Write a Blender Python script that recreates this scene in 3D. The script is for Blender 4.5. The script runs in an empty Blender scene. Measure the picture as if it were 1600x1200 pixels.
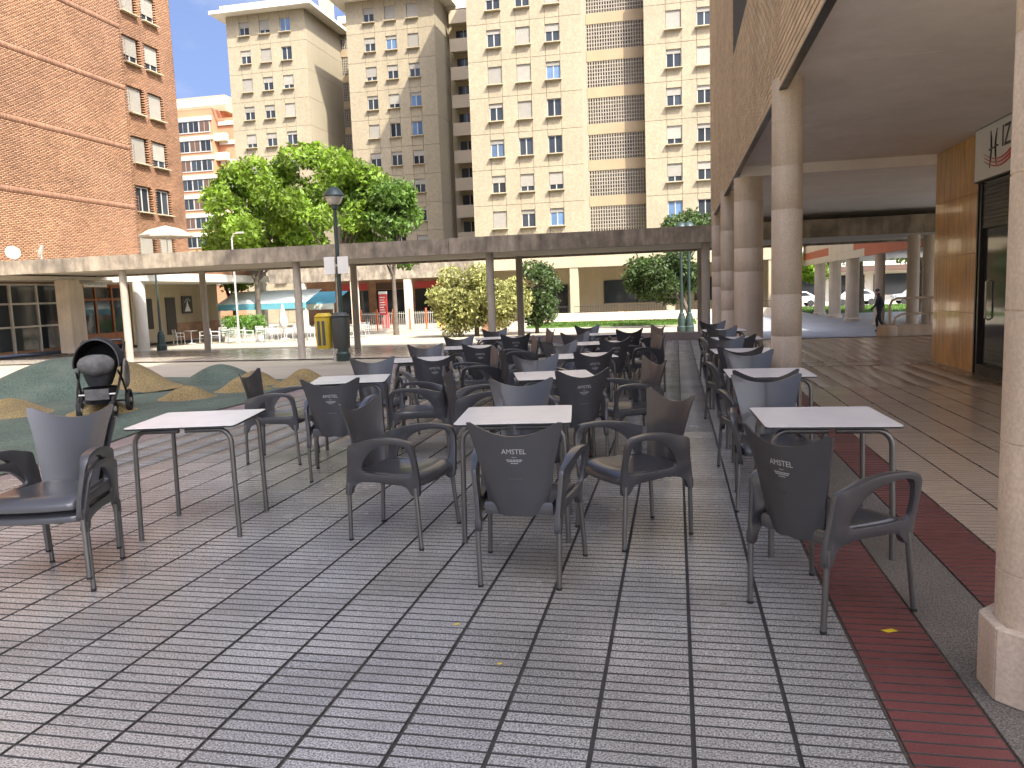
import bpy, bmesh, math, random
import numpy as np
from mathutils import Vector, Matrix
random.seed(7); rng = np.random.default_rng(7)
R = math.radians
scn = bpy.context.scene
COL = scn.collection

# ------------------------------------------------------------------ camera, sky, sun, exposure
CAM_H = 1.5
YAW, PITCH, ROLL = R(12.0), R(-6.616), R(-2.034)
fw = Vector((-math.sin(YAW) * math.cos(PITCH), math.cos(YAW) * math.cos(PITCH), math.sin(PITCH)))
rt = Vector((math.cos(YAW), math.sin(YAW), 0)); up = rt.cross(fw)
rt2 = rt * math.cos(ROLL) + up * math.sin(ROLL); up2 = -rt * math.sin(ROLL) + up * math.cos(ROLL)
cd = bpy.data.cameras.new('camera'); cam = bpy.data.objects.new('camera', cd); COL.objects.link(cam)
cam.matrix_world = Matrix(((rt2.x, up2.x, -fw.x, 0), (rt2.y, up2.y, -fw.y, 0), (rt2.z, up2.z, -fw.z, CAM_H), (0, 0, 0, 1)))
cd.sensor_width = 36; cd.lens = 1223.1 / 1600 * 36; cd.clip_start = .05; cd.clip_end = 2000
scn.camera = cam
SUN = Vector((1.45, -1.3, 2.4)).normalized()
SUN_STRENGTH, SKY_STRENGTH, EXPOSURE = 2.9, 0.15, 1.78
w = bpy.data.worlds.new('World'); scn.world = w; w.use_nodes = True
nt = w.node_tree; bg = nt.nodes['Background']
sky = nt.nodes.new('ShaderNodeTexSky'); sky.sky_type = 'NISHITA'; sky.sun_disc = False
sky.sun_elevation = math.asin(SUN.z); sky.sun_rotation = math.atan2(SUN.x, SUN.y)
sky.air_density = .4; sky.dust_density = 8.0; sky.ozone_density = 6.0
tcw = nt.nodes.new('ShaderNodeTexCoord'); mpw = nt.nodes.new('ShaderNodeMapping'); mpw.inputs['Scale'].default_value = (1, 1, 3.5); nt.links.new(tcw.outputs['Generated'], mpw.inputs[0])
nzw = nt.nodes.new('ShaderNodeTexNoise'); nzw.inputs['Scale'].default_value = 3.2; nzw.inputs['Detail'].default_value = 7; nzw.inputs['Roughness'].default_value = .62; nt.links.new(mpw.outputs[0], nzw.inputs['Vector'])
mrw = nt.nodes.new('ShaderNodeMapRange'); mrw.inputs[1].default_value = .5; mrw.inputs[2].default_value = .78; mrw.inputs[4].default_value = .45; nt.links.new(nzw.outputs['Fac'], mrw.inputs[0])
mxw = nt.nodes.new('ShaderNodeMix'); mxw.data_type = 'RGBA'; nt.links.new(mrw.outputs[0], mxw.inputs[0]); nt.links.new(sky.outputs[0], mxw.inputs[6]); mxw.inputs[7].default_value = (2.1, 2.15, 2.2, 1)   # thin cirrus
nt.links.new(mxw.outputs[2], bg.inputs[0]); bg.inputs[1].default_value = SKY_STRENGTH
sl = bpy.data.lights.new('sun', 'SUN'); sl.energy = SUN_STRENGTH; sl.angle = R(.53); sl.color = (1, .93, .80)
so = bpy.data.objects.new('sun', sl); COL.objects.link(so); so.rotation_euler = SUN.to_track_quat('Z', 'Y').to_euler()
so.location = (20, -20, 60)
scn.view_settings.view_transform = 'Standard'; scn.view_settings.look = 'None'
scn.view_settings.exposure = EXPOSURE; scn.view_settings.gamma = 1; scn.view_settings.use_curve_mapping = False
scn.render.engine = 'CYCLES'; scn.cycles.use_denoising = True
scn.cycles.max_bounces = 8; scn.cycles.diffuse_bounces = 6; scn.cycles.caustics_reflective = False; scn.cycles.caustics_refractive = False

# ------------------------------------------------------------------ materials
MATS = {}
def M(name, col, rough=.7, var=.12, scale=2.0, bump=0, bscale=80, metal=0, spec=.5, streak=0, stsc=(5, .07), speck=0, sscale=260, rnd=0, isl=0,
      stain=0, stcol=(.05, .045, .04), stscale=.8, coat=0, trans=0, spots=0, objc=False, rv=.1, wave=None, dist=.002):
    if name in MATS: return MATS[name]
    m = bpy.data.materials.new(name); m.use_nodes = True; MATS[name] = m
    n = m.node_tree.nodes; L = m.node_tree.links; b = n['Principled BSDF']
    def new(t, **k):
        o = n.new(t)
        for a, v in k.items(): setattr(o, a, v)
        return o
    if objc: pos = new('ShaderNodeTexCoord').outputs['Object']
    else: pos = new('ShaderNodeNewGeometry').outputs['Position']
    def noise(sc, det=3, vec=None, rough_=.55):
        t = new('ShaderNodeTexNoise'); t.inputs['Scale'].default_value = sc; t.inputs['Detail'].default_value = det
        t.inputs['Roughness'].default_value = rough_
        L.new(vec or pos, t.inputs['Vector']); return t.outputs['Fac']
    def ramp(fac, a, bb):
        t = new('ShaderNodeMapRange'); t.inputs[1].default_value = a; t.inputs[2].default_value = bb; L.new(fac, t.inputs[0]); return t.outputs[0]
    def mul(colsock, fac, lo, hi):
        t = new('ShaderNodeMapRange'); t.inputs[3].default_value = lo; t.inputs[4].default_value = hi; L.new(fac, t.inputs[0])
        x = new('ShaderNodeMix', data_type='RGBA', blend_type='MULTIPLY'); x.inputs[0].default_value = 1
        L.new(colsock, x.inputs[6]); L.new(t.outputs[0], x.inputs[7]); return x.outputs[2]
    rgb = new('ShaderNodeRGB'); rgb.outputs[0].default_value = (*col, 1); c = rgb.outputs[0]
    if var: c = mul(c, ramp(noise(scale, 5), .3, .7), 1 - var, 1 + var)
    if rnd: c = mul(c, new('ShaderNodeObjectInfo').outputs['Random'], 1 - rnd, 1 + rnd)
    if isl: c = mul(c, new('ShaderNodeNewGeometry').outputs['Random Per Island'], 1 - isl, 1 + isl)
    if speck: c = mul(c, ramp(noise(sscale, 2), .35, .65), 1 - speck, 1 + speck)
    if streak:
        mp = new('ShaderNodeMapping'); mp.inputs['Scale'].default_value = (1, 1, stsc[1]); L.new(pos, mp.inputs[0])
        c = mul(c, ramp(noise(stsc[0], 4, mp.outputs[0]), .3, .7), 1 - streak, 1 + streak * .3)
    if stain:
        x = new('ShaderNodeMix', data_type='RGBA'); f = ramp(noise(stscale, 6, None, .65), .5, .72)
        t = new('ShaderNodeMath', operation='MULTIPLY'); t.inputs[1].default_value = stain; L.new(f, t.inputs[0]); L.new(t.outputs[0], x.inputs[0])
        L.new(c, x.inputs[6]); x.inputs[7].default_value = (*stcol, 1); c = x.outputs[2]
    if spots:
        vo = new('ShaderNodeTexVoronoi'); vo.inputs['Scale'].default_value = 4.2; L.new(pos, vo.inputs['Vector'])
        th = new('ShaderNodeMapRange'); th.inputs[1].default_value = .035; th.inputs[2].default_value = .075; th.inputs[3].default_value = 1; th.inputs[4].default_value = 0; L.new(vo.outputs['Distance'], th.inputs[0])
        pk_ = new('ShaderNodeMath', operation='GREATER_THAN'); pk_.inputs[1].default_value = .62
        sp_ = new('ShaderNodeSeparateColor'); L.new(vo.outputs['Color'], sp_.inputs[0]); L.new(sp_.outputs[0], pk_.inputs[0])
        mm = new('ShaderNodeMath', operation='MULTIPLY'); L.new(th.outputs[0], mm.inputs[0]); L.new(pk_.outputs[0], mm.inputs[1])
        m2 = new('ShaderNodeMath', operation='MULTIPLY'); L.new(mm.outputs[0], m2.inputs[0]); m2.inputs[1].default_value = spots
        x = new('ShaderNodeMix', data_type='RGBA'); L.new(m2.outputs[0], x.inputs[0]); L.new(c, x.inputs[6]); x.inputs[7].default_value = (col[0] * .4, col[1] * .4, col[2] * .4, 1); c = x.outputs[2]
    L.new(c, b.inputs['Base Color'])
    b.inputs['Roughness'].default_value = rough; b.inputs['Metallic'].default_value = metal
    b.inputs['Specular IOR Level'].default_value = spec; b.inputs['Coat Weight'].default_value = coat
    if rough > .12:
        t = new('ShaderNodeMapRange'); t.inputs[3].default_value = max(.03, rough - rv); t.inputs[4].default_value = min(1, rough + rv)
        L.new(noise(scale * 2.3, 3), t.inputs[0]); L.new(t.outputs[0], b.inputs['Roughness'])
    if bump:
        bm_ = new('ShaderNodeBump'); bm_.inputs['Strength'].default_value = bump; bm_.inputs['Distance'].default_value = dist
        L.new(noise(bscale, 4), bm_.inputs['Height']); L.new(bm_.outputs[0], b.inputs['Normal'])
    if trans:
        tr = new('ShaderNodeBsdfTranslucent'); mx = new('ShaderNodeMixShader'); mx.inputs[0].default_value = trans
        hs = new('ShaderNodeHueSaturation'); hs.inputs['Saturation'].default_value = 1.1; hs.inputs['Value'].default_value = 1.5
        L.new(c, hs.inputs['Color']); L.new(hs.outputs[0], tr.inputs['Color'])
        L.new(b.outputs[0], mx.inputs[1]); L.new(tr.outputs[0], mx.inputs[2])
        L.new(mx.outputs[0], n['Material Output'].inputs['Surface'])
    return m

m_tile = M('tile_granite', (.285, .28, .264), .24, .18, 1.1, .3, 260, speck=.62, sscale=140, rnd=.13, spec=.6, stain=.55, stcol=(.15, .13, .115), stscale=1.3, spots=.7)
m_tile_s = M('tile_granite_far', (.285, .28, .264), .24, .16, 1.1, 0, 300, speck=.3, sscale=150, isl=.06, stain=.55, stcol=(.15, .13, .115), stscale=1.3)
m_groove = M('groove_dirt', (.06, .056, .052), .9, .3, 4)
m_red = M('tile_red', (.17, .055, .052), .4, .18, 1.5, .2, 300, speck=.3, sscale=200, rnd=.08, stain=.55, stcol=(.075, .05, .045), stscale=1.1, spots=.5)
m_aggr = M('aggregate', (.15, .135, .115), .7, .25, 1.6, .5, 160, speck=.6, sscale=120, stain=.4, stcol=(.06, .055, .045))
m_arc = M('tile_arcade', (.50, .405, .305), .2, .05, .5, 0, 300, speck=.2, sscale=150, rnd=.05, stain=.15, stcol=(.3, .235, .17))
m_arc_d = M('tile_arcade_dark', (.17, .125, .09), .28, .12, .9, speck=.2)
m_plaza = M('plaza_paving', (.34, .305, .235), .6, .12, .35, .15, 60, speck=.12, sscale=60, stain=.25, stcol=(.28, .25, .21), stscale=.25)
m_walk = M('pergola_paving', (.36, .32, .27), .22, .12, .6, .05, 60, speck=.12, sscale=60)
m_slope = M('grey_paving', (.24, .25, .27), .6, .15, .7, .15, 60, speck=.15, sscale=60)
m_rub_g = M('rubber_green', (.07, .10, .075), .85, .3, .9, .6, 120, speck=.45, sscale=45, stain=.6, stcol=(.13, .14, .105), stscale=1.1)
m_rub_lg = M('rubber_lime', (.2, .4, .08), .85, .15, .9, .5, 120, speck=.3, sscale=90)
m_rub_y = M('rubber_yellow', (.22, .16, .065), .85, .25, 1.2, .6, 120, speck=.4, sscale=45, stain=.6, stcol=(.15, .11, .055), stscale=1.8)
m_border = M('border_paving', (.21, .165, .15), .6, .2, .9, .2, 90, speck=.2, sscale=90)
m_plastic = M('chair_plastic', (.054, .054, .057), .30, .05, 6, .12, 420, objc=True, spec=.5, rnd=.18, dist=.0006, rv=.025, coat=.3)
m_leg = M('anodised_leg', (.16, .155, .145), .38, .08, 8, metal=.7)
m_cap = M('black_rubber', (.015, .015, .015), .7, 0)
m_print = M('white_print', (.42, .42, .40), .6, .1, 60)
m_laminate = M('white_laminate', (.86, .855, .83), .25, .035, 4, .03, 200, rnd=.03, stain=.06, stcol=(.6, .58, .55), stscale=6, rv=.03)
m_edge = M('laminate_edge', (.03, .03, .03), .5, .1)
m_conc = M('concrete_fair', (.58, .49, .38), .75, .12, 1.0, .3, 40, streak=.2, stain=.3, stcol=(.36, .30, .23), stscale=3.5, speck=.1, sscale=70, spots=.35)
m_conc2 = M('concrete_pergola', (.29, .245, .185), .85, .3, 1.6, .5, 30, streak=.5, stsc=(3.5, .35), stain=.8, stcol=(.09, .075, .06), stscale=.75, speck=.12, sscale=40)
m_concp = M('concrete_pergola_column', (.36, .32, .26), .8, .12, .9, .3, 30, streak=.2, stain=.3, stcol=(.2, .18, .15))
m_soff = M('soffit_plaster', (.80, .77, .73), .85, .06, .7, .15, 30, stain=.45, stcol=(.60, .53, .46), stscale=.9, streak=.05)
m_psoff = M('pergola_soffit', (.42, .38, .31), .85, .12, .6, .2, 20, stain=.4, stcol=(.28, .24, .19), stscale=.6)
m_brickR = M('tan_brick', (.56, .43, .28), .8, .12, .8, .4, 90, isl=.13, rnd=.13, speck=.12, sscale=60)
m_mortarR = M('tan_mortar', (.20, .155, .11), .9, .1, 2)
m_brickL = M('orange_brick', (.265, .14, .075), .82, .28, .22, .3, 60, isl=.22, speck=.1, sscale=40, stain=.35, stcol=(.36, .2, .13), stscale=.16)
m_mortarL = M('grey_mortar', (.25, .19, .13), .9, .12, .8)
m_bandL = M('dark_brick', (.20, .10, .056), .85, .15, .4, .3, 60, isl=.2)
m_panel = M('tower_panel', (.315, .265, .178), .85, .05, .45, .5, 9, rnd=.025, streak=.06, speck=.10, sscale=7, dist=.03)
m_panel_s = M('tower_side', (.31, .27, .19), .85, .05, .3, .2, 9, streak=.06)
m_joint = M('tower_joint', (.30, .25, .17), .9, .1)
m_white = M('white_paint', (.60, .57, .50), .6, .06, 1.0, streak=.06)
m_cream = M('cream_render', (.40, .335, .225), .8, .07, .5, streak=.08)
m_frame = M('white_window_frame', (.40, .39, .36), .5, .05)
m_shut = M('roller_shutter', (.31, .29, .245), .6, .05, 2, rnd=.12)
m_glass = M('dark_glass', (.03, .036, .042), .06, .2, .6, spec=.5, rnd=.4)
m_glassb = M('blue_glass', (.10, .17, .28), .06, .2, .6, spec=.8, rnd=.3)
m_dark = M('dark_interior', (.03, .027, .024), .8, .2)
m_latt = M('lattice_ceramic', (.29, .255, .20), .8, .1, 1)
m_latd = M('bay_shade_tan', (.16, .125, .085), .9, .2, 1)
m_tan = M('bay_tan', (.33, .25, .15), .85, .08, .6)
m_leafA = M('leaf_bright', (.165, .25, .036), .55, .45, .45, isl=.5, trans=.42, spec=.3)
m_leafM = M('leaf_mid', (.095, .165, .032), .55, .35, .5, isl=.45, trans=.38, spec=.3)
m_leafB = M('leaf_dark', (.06, .095, .028), .5, .3, .5, isl=.4, trans=.3, spec=.4)
m_leafC = M('leaf_yellow', (.28, .285, .105), .55, .3, .7, isl=.45, trans=.35, spec=.3)
m_bark = M('bark', (.10, .08, .06), .9, .25, 4, .6, 30, dist=.02)
m_grass = M('grass', (.07, .14, .025), .8, .35, 2.5, .5, 40, dist=.02)
m_marb = M('brown_marble', (.60, .33, .09), .12, .16, 1.6, 0, 30, streak=.42, stsc=(14, .12), rnd=.07, spec=.55, coat=.3)
m_blackm = M('black_metal', (.022, .02, .018), .35, .1, 3)
m_lampg = M('lamp_green', (.03, .05, .045), .4, .15, 3, metal=.2)
m_signw = M('sign_white', (.68, .68, .64), .35, .03, 2)
m_signk = M('sign_black', (.015, .015, .017), .4, 0)
m_signr = M('sign_red', (.5, .06, .06), .4, .1)
m_signb = M('sign_blue', (.06, .22, .4), .4, .05)
m_alu = M('aluminium', (.5, .48, .43), .4, .06, 3, metal=.4)
m_oldwood = M('shop_wood', (.24, .085, .03), .5, .2, 2, streak=.2)
m_stone = M('shop_stone', (.33, .19, .115), .7, .3, 1.8, .5, 20, stain=.5, stcol=(.2, .1, .06), stscale=2)
m_teal = M('awning_teal', (.10, .30, .36), .8, .08, 2)
m_awn = M('awning_pale', (.58, .64, .60), .85, .06, 2)
m_awnb = M('awning_blue', (.12, .42, .55), .8, .06, 2)
m_yel = M('bin_yellow', (.5, .36, .03), .45, .1, 3)
m_bin = M('bin_dark', (.05, .055, .05), .5, .1, 3)
m_tyre = M('tyre', (.02, .02, .02), .8, .1)
m_fab = M('pram_fabric', (.022, .022, .024), .85, .2, 8, .4, 200)
m_blank = M('pram_blanket', (.12, .115, .11), .9, .3, 9, .6, 60, dist=.01)
m_terr = M('fascia_terracotta', (.38, .09, .035), .7, .06, 1)
m_brown = M('fascia_brown', (.09, .05, .035), .7, .06, 1)
m_pale = M('fascia_pale', (.5, .42, .31), .7, .06, 1)
m_car = M('car_white', (.7, .71, .72), .2, .02, 2, coat=.6)
m_carg = M('car_silver', (.36, .40, .44), .25, .02, 2, coat=.6, metal=.3)
m_steel = M('bistro_steel', (.62, .62, .60), .35, .05, 6, metal=.55)
m_orange = M('post_orange', (.5, .12, .05), .5, .1)
m_skin = M('skin', (.42, .26, .19), .6, .05)
m_cloth = M('dark_clothes', (.02, .02, .026), .9, .2, 20)
m_parasol = M('parasol_fabric', (.38, .33, .27), .9, .1, 2)
m_leafy = M('fallen_leaf', (.62, .46, .02), .7, .15, 30)
m_hedge = M('hedge', (.14, .26, .05), .7, .3, 3, isl=.4, trans=.3)

# ------------------------------------------------------------------ mesh helpers
class MB:
    def __init__(s): s.v = []; s.f = []; s.m = []
    def add(s, v, f, mi=0):
        o = len(s.v); s.v += [tuple(map(float, p)) for p in v]; s.f += [tuple(i + o for i in q) for q in f]; s.m += [mi] * len(f); return s
    def box(s, x0, x1, y0, y1, z0, z1, mi=0):
        return s.add([(x0, y0, z0), (x1, y0, z0), (x1, y1, z0), (x0, y1, z0), (x0, y0, z1), (x1, y0, z1), (x1, y1, z1), (x0, y1, z1)],
                     [(0, 3, 2, 1), (4, 5, 6, 7), (0, 1, 5, 4), (1, 2, 6, 5), (2, 3, 7, 6), (3, 0, 4, 7)], mi)
    def tube(s, pts, r, n=8, mi=0, cap=True):
        pts = [Vector(p) for p in pts]; rr = r if isinstance(r, (list, tuple)) else [r] * len(pts)
        v = []; prev = None
        for i, p in enumerate(pts):
            t = (pts[min(i + 1, len(pts) - 1)] - pts[max(i - 1, 0)]).normalized()
            if prev is None:
                a = t.orthogonal().normalized()
            else:
                a = (prev - t * prev.dot(t)).normalized()
            prev = a; b = t.cross(a)
            for k in range(n):
                g = 2 * math.pi * k / n; v.append(p + (a * math.cos(g) + b * math.sin(g)) * rr[i])
        f = []
        for i in range(len(pts) - 1):
            for k in range(n): f.append((i * n + k, i * n + (k + 1) % n, (i + 1) * n + (k + 1) % n, (i + 1) * n + k))
        if cap: f.append(tuple(range(n - 1, -1, -1))); f.append(tuple((len(pts) - 1) * n + k for k in range(n)))
        return s.add(v, f, mi)
    def lathe(s, prof, n=24, c=(0, 0), mi=0, cap=True):
        v = []; f = []
        for (r, z) in prof:
            for k in range(n): g = 2 * math.pi * k / n; v.append((c[0] + r * math.cos(g), c[1] + r * math.sin(g), z))
        for i in range(len(prof) - 1):
            for k in range(n): f.append((i * n + k, i * n + (k + 1) % n, (i + 1) * n + (k + 1) % n, (i + 1) * n + k))
        if cap: f.append(tuple(range(n - 1, -1, -1))); f.append(tuple((len(prof) - 1) * n + k for k in range(n)))
        return s.add(v, f, mi)
    def prism(s, poly, axis, a, b, mi=0):
        def P(u, v_, t): return {'x': (t, u, v_), 'y': (u, t, v_), 'z': (u, v_, t)}[axis]
        n = len(poly); v = [P(*p, a) for p in poly] + [P(*p, b) for p in poly]
        f = [tuple(range(n - 1, -1, -1)), tuple(range(n, 2 * n))] + [(i, (i + 1) % n, n + (i + 1) % n, n + i) for i in range(n)]
        return s.add(v, f, mi)
    def grid(s, fn, nu, nv, mi=0):
        v = [fn(i / nu, j / nv) for j in range(nv + 1) for i in range(nu + 1)]
        f = [(j * (nu + 1) + i, j * (nu + 1) + i + 1, (j + 1) * (nu + 1) + i + 1, (j + 1) * (nu + 1) + i) for j in range(nv) for i in range(nu)]
        return s.add(v, f, mi)
    def mesh(s, name, mats, smooth=None, bevel=0, recalc=True):
        me = bpy.data.meshes.new(name); me.from_pydata(s.v, [], s.f)
        mats = mats if isinstance(mats, (list, tuple)) else [mats]
        for m in mats: me.materials.append(m)
        if len(mats) > 1: me.polygons.foreach_set('material_index', s.m)
        if recalc or bevel:
            bm = bmesh.new(); bm.from_mesh(me)
            if recalc: bmesh.ops.recalc_face_normals(bm, faces=bm.faces)
            if bevel:
                ed = [e for e in bm.edges if len(e.link_faces) == 2 and e.calc_face_angle(0) > .7]
                bmesh.ops.bevel(bm, geom=ed, offset=bevel, segments=2, profile=.5, affect='EDGES', clamp_overlap=True)
            bm.to_mesh(me); bm.free()
        if smooth is not None:
            me.polygons.foreach_set('use_smooth', [True] * len(me.polygons)); me.set_sharp_from_angle(angle=R(smooth))
        me.update(); return me
    def build(s, name, mats, parent=None, **k): return link(name, s.mesh(name, mats, **k), parent)

def link(name, me, parent=None, loc=None, rot=None, scale=None):
    o = bpy.data.objects.new(name, me); COL.objects.link(o)
    if parent is not None: o.parent = parent
    if loc is not None: o.location = loc
    if rot is not None: o.rotation_euler = rot
    if scale is not None: o.scale = scale
    return o
def tag(o, label=None, cat=None, group=None, kind=None):
    if label: o['label'] = label
    if cat: o['category'] = cat
    if group: o['group'] = group
    if kind: o['kind'] = kind
    return o
def thing(name, label, cat, loc=(0, 0, 0), rz=0, group=None):
    o = bpy.data.objects.new(name, None); COL.objects.link(o); o.location = loc; o.rotation_euler = (0, 0, rz); o.empty_display_size = .2
    return tag(o, label, cat, group)
def copy_tree(o, parent=None):
    c = o.copy(); COL.objects.link(c)
    if parent is not None: c.parent = parent
    for ch in list(o.children): copy_tree(ch, c)
    return c
UB = {}
def ubox(m):
    if m.name not in UB: UB[m.name] = MB().box(-.5, .5, -.5, .5, -.5, .5).mesh('block_' + m.name, m)
    return UB[m.name]
def bx(name, m, parent, x0, x1, y0, y1, z0, z1):
    """box in world coordinates under an unrotated parent, sharing one unit mesh per material"""
    o = link(name, ubox(m), parent, scale=(abs(x1 - x0), abs(y1 - y0), abs(z1 - z0)))
    c = Vector(((x0 + x1) / 2, (y0 + y1) / 2, (z0 + z1) / 2))
    p = parent
    while p is not None: c -= Vector(p.location); p = p.parent
    o.location = c; return o
def boxes(name, arr, m, parent=None, bottom=False, kind=None, side=None):
    a = np.asarray(arr, float); n = len(a)
    ix = np.array([[0, 2, 4], [1, 2, 4], [1, 3, 4], [0, 3, 4], [0, 2, 5], [1, 2, 5], [1, 3, 5], [0, 3, 5]])
    v = a[:, ix].reshape(-1, 3)
    q = np.array([[4, 5, 6, 7], [0, 1, 5, 4], [1, 2, 6, 5], [2, 3, 7, 6], [3, 0, 4, 7], [0, 3, 2, 1]]); q = q if bottom else q[:5]
    f = (q[None] + 8 * np.arange(n)[:, None, None]).reshape(-1, 4)
    o = rawmesh(name, v, f, m, parent, kind)
    if side:
        o.data.materials.append(side); mi = np.ones(len(f), np.int32); mi[::len(q)] = 0; o.data.polygons.foreach_set('material_index', mi)
    return o
def rawmesh(name, v, f, m, parent=None, kind=None):
    me = bpy.data.meshes.new(name); k = f.shape[1]
    me.vertices.add(len(v)); me.vertices.foreach_set('co', v.ravel().astype(np.float32))
    me.loops.add(f.size); me.loops.foreach_set('vertex_index', f.ravel().astype(np.int32))
    me.polygons.add(len(f)); me.polygons.foreach_set('loop_start', (np.arange(len(f)) * k).astype(np.int32))
    me.update(calc_edges=True); me.validate(); me.materials.append(m)
    o = link(name, me, parent)
    if parent is not None: o.location = -Vector(parent.location)
    if kind: o['kind'] = kind
    return o
def text_mesh(name, body, size, m, extrude=.002, align='CENTER', sx=1.0):
    cu = bpy.data.curves.new(name, 'FONT'); cu.body = body; cu.size = size; cu.extrude = extrude; cu.align_x = align; cu.align_y = 'CENTER'; cu.resolution_u = 2
    t = bpy.data.objects.new(name, cu); COL.objects.link(t)
    dg = bpy.context.evaluated_depsgraph_get(); me = bpy.data.meshes.new_from_object(t.evaluated_get(dg)); me.name = name
    bpy.data.objects.remove(t); me.materials.clear(); me.materials.append(m)
    if sx != 1: me.transform(Matrix.Diagonal((sx, 1, 1, 1)))
    return me
def crom(pts, n, closed=True):
    out = []; N = len(pts)
    for i in range(N if closed else N - 1):
        p = [Vector(pts[(i + k) % N]) if closed else Vector(pts[min(max(i + k, 0), N - 1)]) for k in (-1, 0, 1, 2)]
        for j in range(n):
            t = j / n
            out.append(.5 * (2 * p[1] + (p[2] - p[0]) * t + (2 * p[0] - 5 * p[1] + 4 * p[2] - p[3]) * t * t + (3 * p[1] - p[0] - 3 * p[2] + p[3]) * t ** 3))
    if not closed: out.append(Vector(pts[-1]))
    return out
def ss(a, b, x):
    t = min(1, max(0, (x - a) / (b - a))); return t * t * (3 - 2 * t)

# ------------------------------------------------------------------ the ground
def gz(X, Y):
    k = ss(4.5, 8.5, -X) if X < -4.5 else 0
    left = -.62 * min(1, max(0, (Y - 12) / 14)); right = -.62 * min(1, max(0, (Y - 22.8) / 4))
    return left * k + right * (1 - k) - .15 * min(1, max(0, (Y - 28) / 20))
xs = sorted(set(list(np.arange(-60, 30, 1.0)) + [-400, -200, -120, -90, 60, 120, 250, 400])); ys = sorted(set(list(np.arange(-6, 70, .8)) + [-60, -25, 90, 130, 200, 350, 700]))
gv = np.array([(x, y, gz(x, y) - .03) for y in ys for x in xs]); nx = len(xs)
gf = np.array([(j * nx + i, j * nx + i + 1, (j + 1) * nx + i + 1, (j + 1) * nx + i) for j in range(len(ys) - 1) for i in range(nx - 1)])
tag(rawmesh('plaza_ground', gv, gf, m_plaza), kind='structure')

T = .33; X0 = .04
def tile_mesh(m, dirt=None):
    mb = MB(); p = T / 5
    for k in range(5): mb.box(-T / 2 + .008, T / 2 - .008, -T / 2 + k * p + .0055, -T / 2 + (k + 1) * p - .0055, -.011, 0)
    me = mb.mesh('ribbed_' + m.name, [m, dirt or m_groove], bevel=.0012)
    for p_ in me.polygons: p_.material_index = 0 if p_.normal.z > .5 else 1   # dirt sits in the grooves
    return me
# terrace: ribbed grey tiles
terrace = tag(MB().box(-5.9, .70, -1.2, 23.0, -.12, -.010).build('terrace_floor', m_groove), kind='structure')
tm = tile_mesh(m_tile); cand = []; far = []
for i in range(-18, 2):
    for j in range(0, 70):
        cx, cy = X0 + (i + .5) * T, (j + .5) * T - .03
        if cy > 22.9: continue
        d = math.hypot(cx, cy); vx = (cx * rt2.x + cy * rt2.y); vz = cx * fw.x + cy * fw.y + (-CAM_H) * fw.z
        vis = vz > .3 and abs(vx / vz) < .72 and (CAM_H + .0) / vz < 1.2
        (cand if vis else far).append((d, cx, cy))
cand.sort(); far += cand[300:]
for d, cx, cy in cand[:300]: link('tile', tm, terrace, (cx, cy, random.uniform(-.0012, .0008)), (random.uniform(-.002, .002), random.uniform(-.002, .002), 0))
def rib_boxes(lst):
    p = T / 5
    return [(cx - T / 2 + .008, cx + T / 2 - .008, cy - T / 2 + k * p + .0055, cy - T / 2 + (k + 1) * p - .0055, -.011, 0) for _, cx, cy in lst for k in range(5)]
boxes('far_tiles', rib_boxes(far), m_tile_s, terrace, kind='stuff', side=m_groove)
# arcade: red strips, aggregate strip, brown tiles
arcade = tag(MB().box(.70, 12, -1.2, 22.4, -.12, -.0105).build('arcade_floor', m_arc_d), kind='structure')
rm = tile_mesh(m_red); am = tile_mesh(m_arc, m_arc_d); red_far = []; arc_far = []; nobj = 0
for cx in (X0 + 2.5 * T, X0 + 4.5 * T):
    for j in range(0, 68):
        cy = (j + .5) * T - .03
        if 1.8 < cy < 12: link('tile', rm, arcade, (cx, cy, random.uniform(-.001, .001)))
        else: red_far.append((0, cx, cy))
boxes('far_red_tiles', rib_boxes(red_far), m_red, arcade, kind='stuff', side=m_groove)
for i in range(5, 13):
    for j in range(0, 68):
        cx, cy = X0 + (i + .5) * T, (j + .5) * T - .03
        if cy > 4.2 and cy < 12 and cx / cy < .42 and nobj < 220: link('tile', am, arcade, (cx, cy, random.uniform(-.001, .001))); nobj += 1
        else: arc_far.append((0, cx, cy))
for i in range(13, 36):
    for j in range(42, 68): arc_far.append((0, X0 + (i + .5) * T, (j + .5) * T - .03))
boxes('far_brown_tiles', rib_boxes(arc_far), m_arc, arcade, kind='stuff', side=m_arc_d)
bx('aggregate_strip', m_aggr, arcade, X0 + 3 * T + .004, X0 + 4 * T - .004, -1, 22.3, -.1, .001)
bx('edge_band', m_arc_d, arcade, 4.31, 4.55, 2, 15.5, -.1, .0015)
for y in (14.9, 15.75): bx('cross_band', m_arc_d, arcade, 1.72, 4.3, y - .07, y + .07, -.1, .002)
tag(MB().box(-6.4, -5.9, 2, 23, -.3, -.004).build('border_strip', m_border), kind='structure')
bx('kerb', m_border, None, -5.6, 1.05, 23.05, 23.5, -.5, .2)['kind'] = 'structure'
def sheet(name, m, x0, x1, y0, y1, lift, nx_=12, ny_=12):
    mb = MB().grid(lambda u, v: (x0 + (x1 - x0) * u, y0 + (y1 - y0) * v, gz(x0 + (x1 - x0) * u, y0 + (y1 - y0) * v) + lift), nx_, ny_)
    return tag(mb.build(name, m, smooth=60), kind='structure')
sheet('pergola_walk', m_walk, -40, 1.4, 26.2, 33.0, .012, 40, 12)
sheet('grey_pavement', m_slope, 1.45, 30, 22.42, 60, .012, 20, 50)
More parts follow.
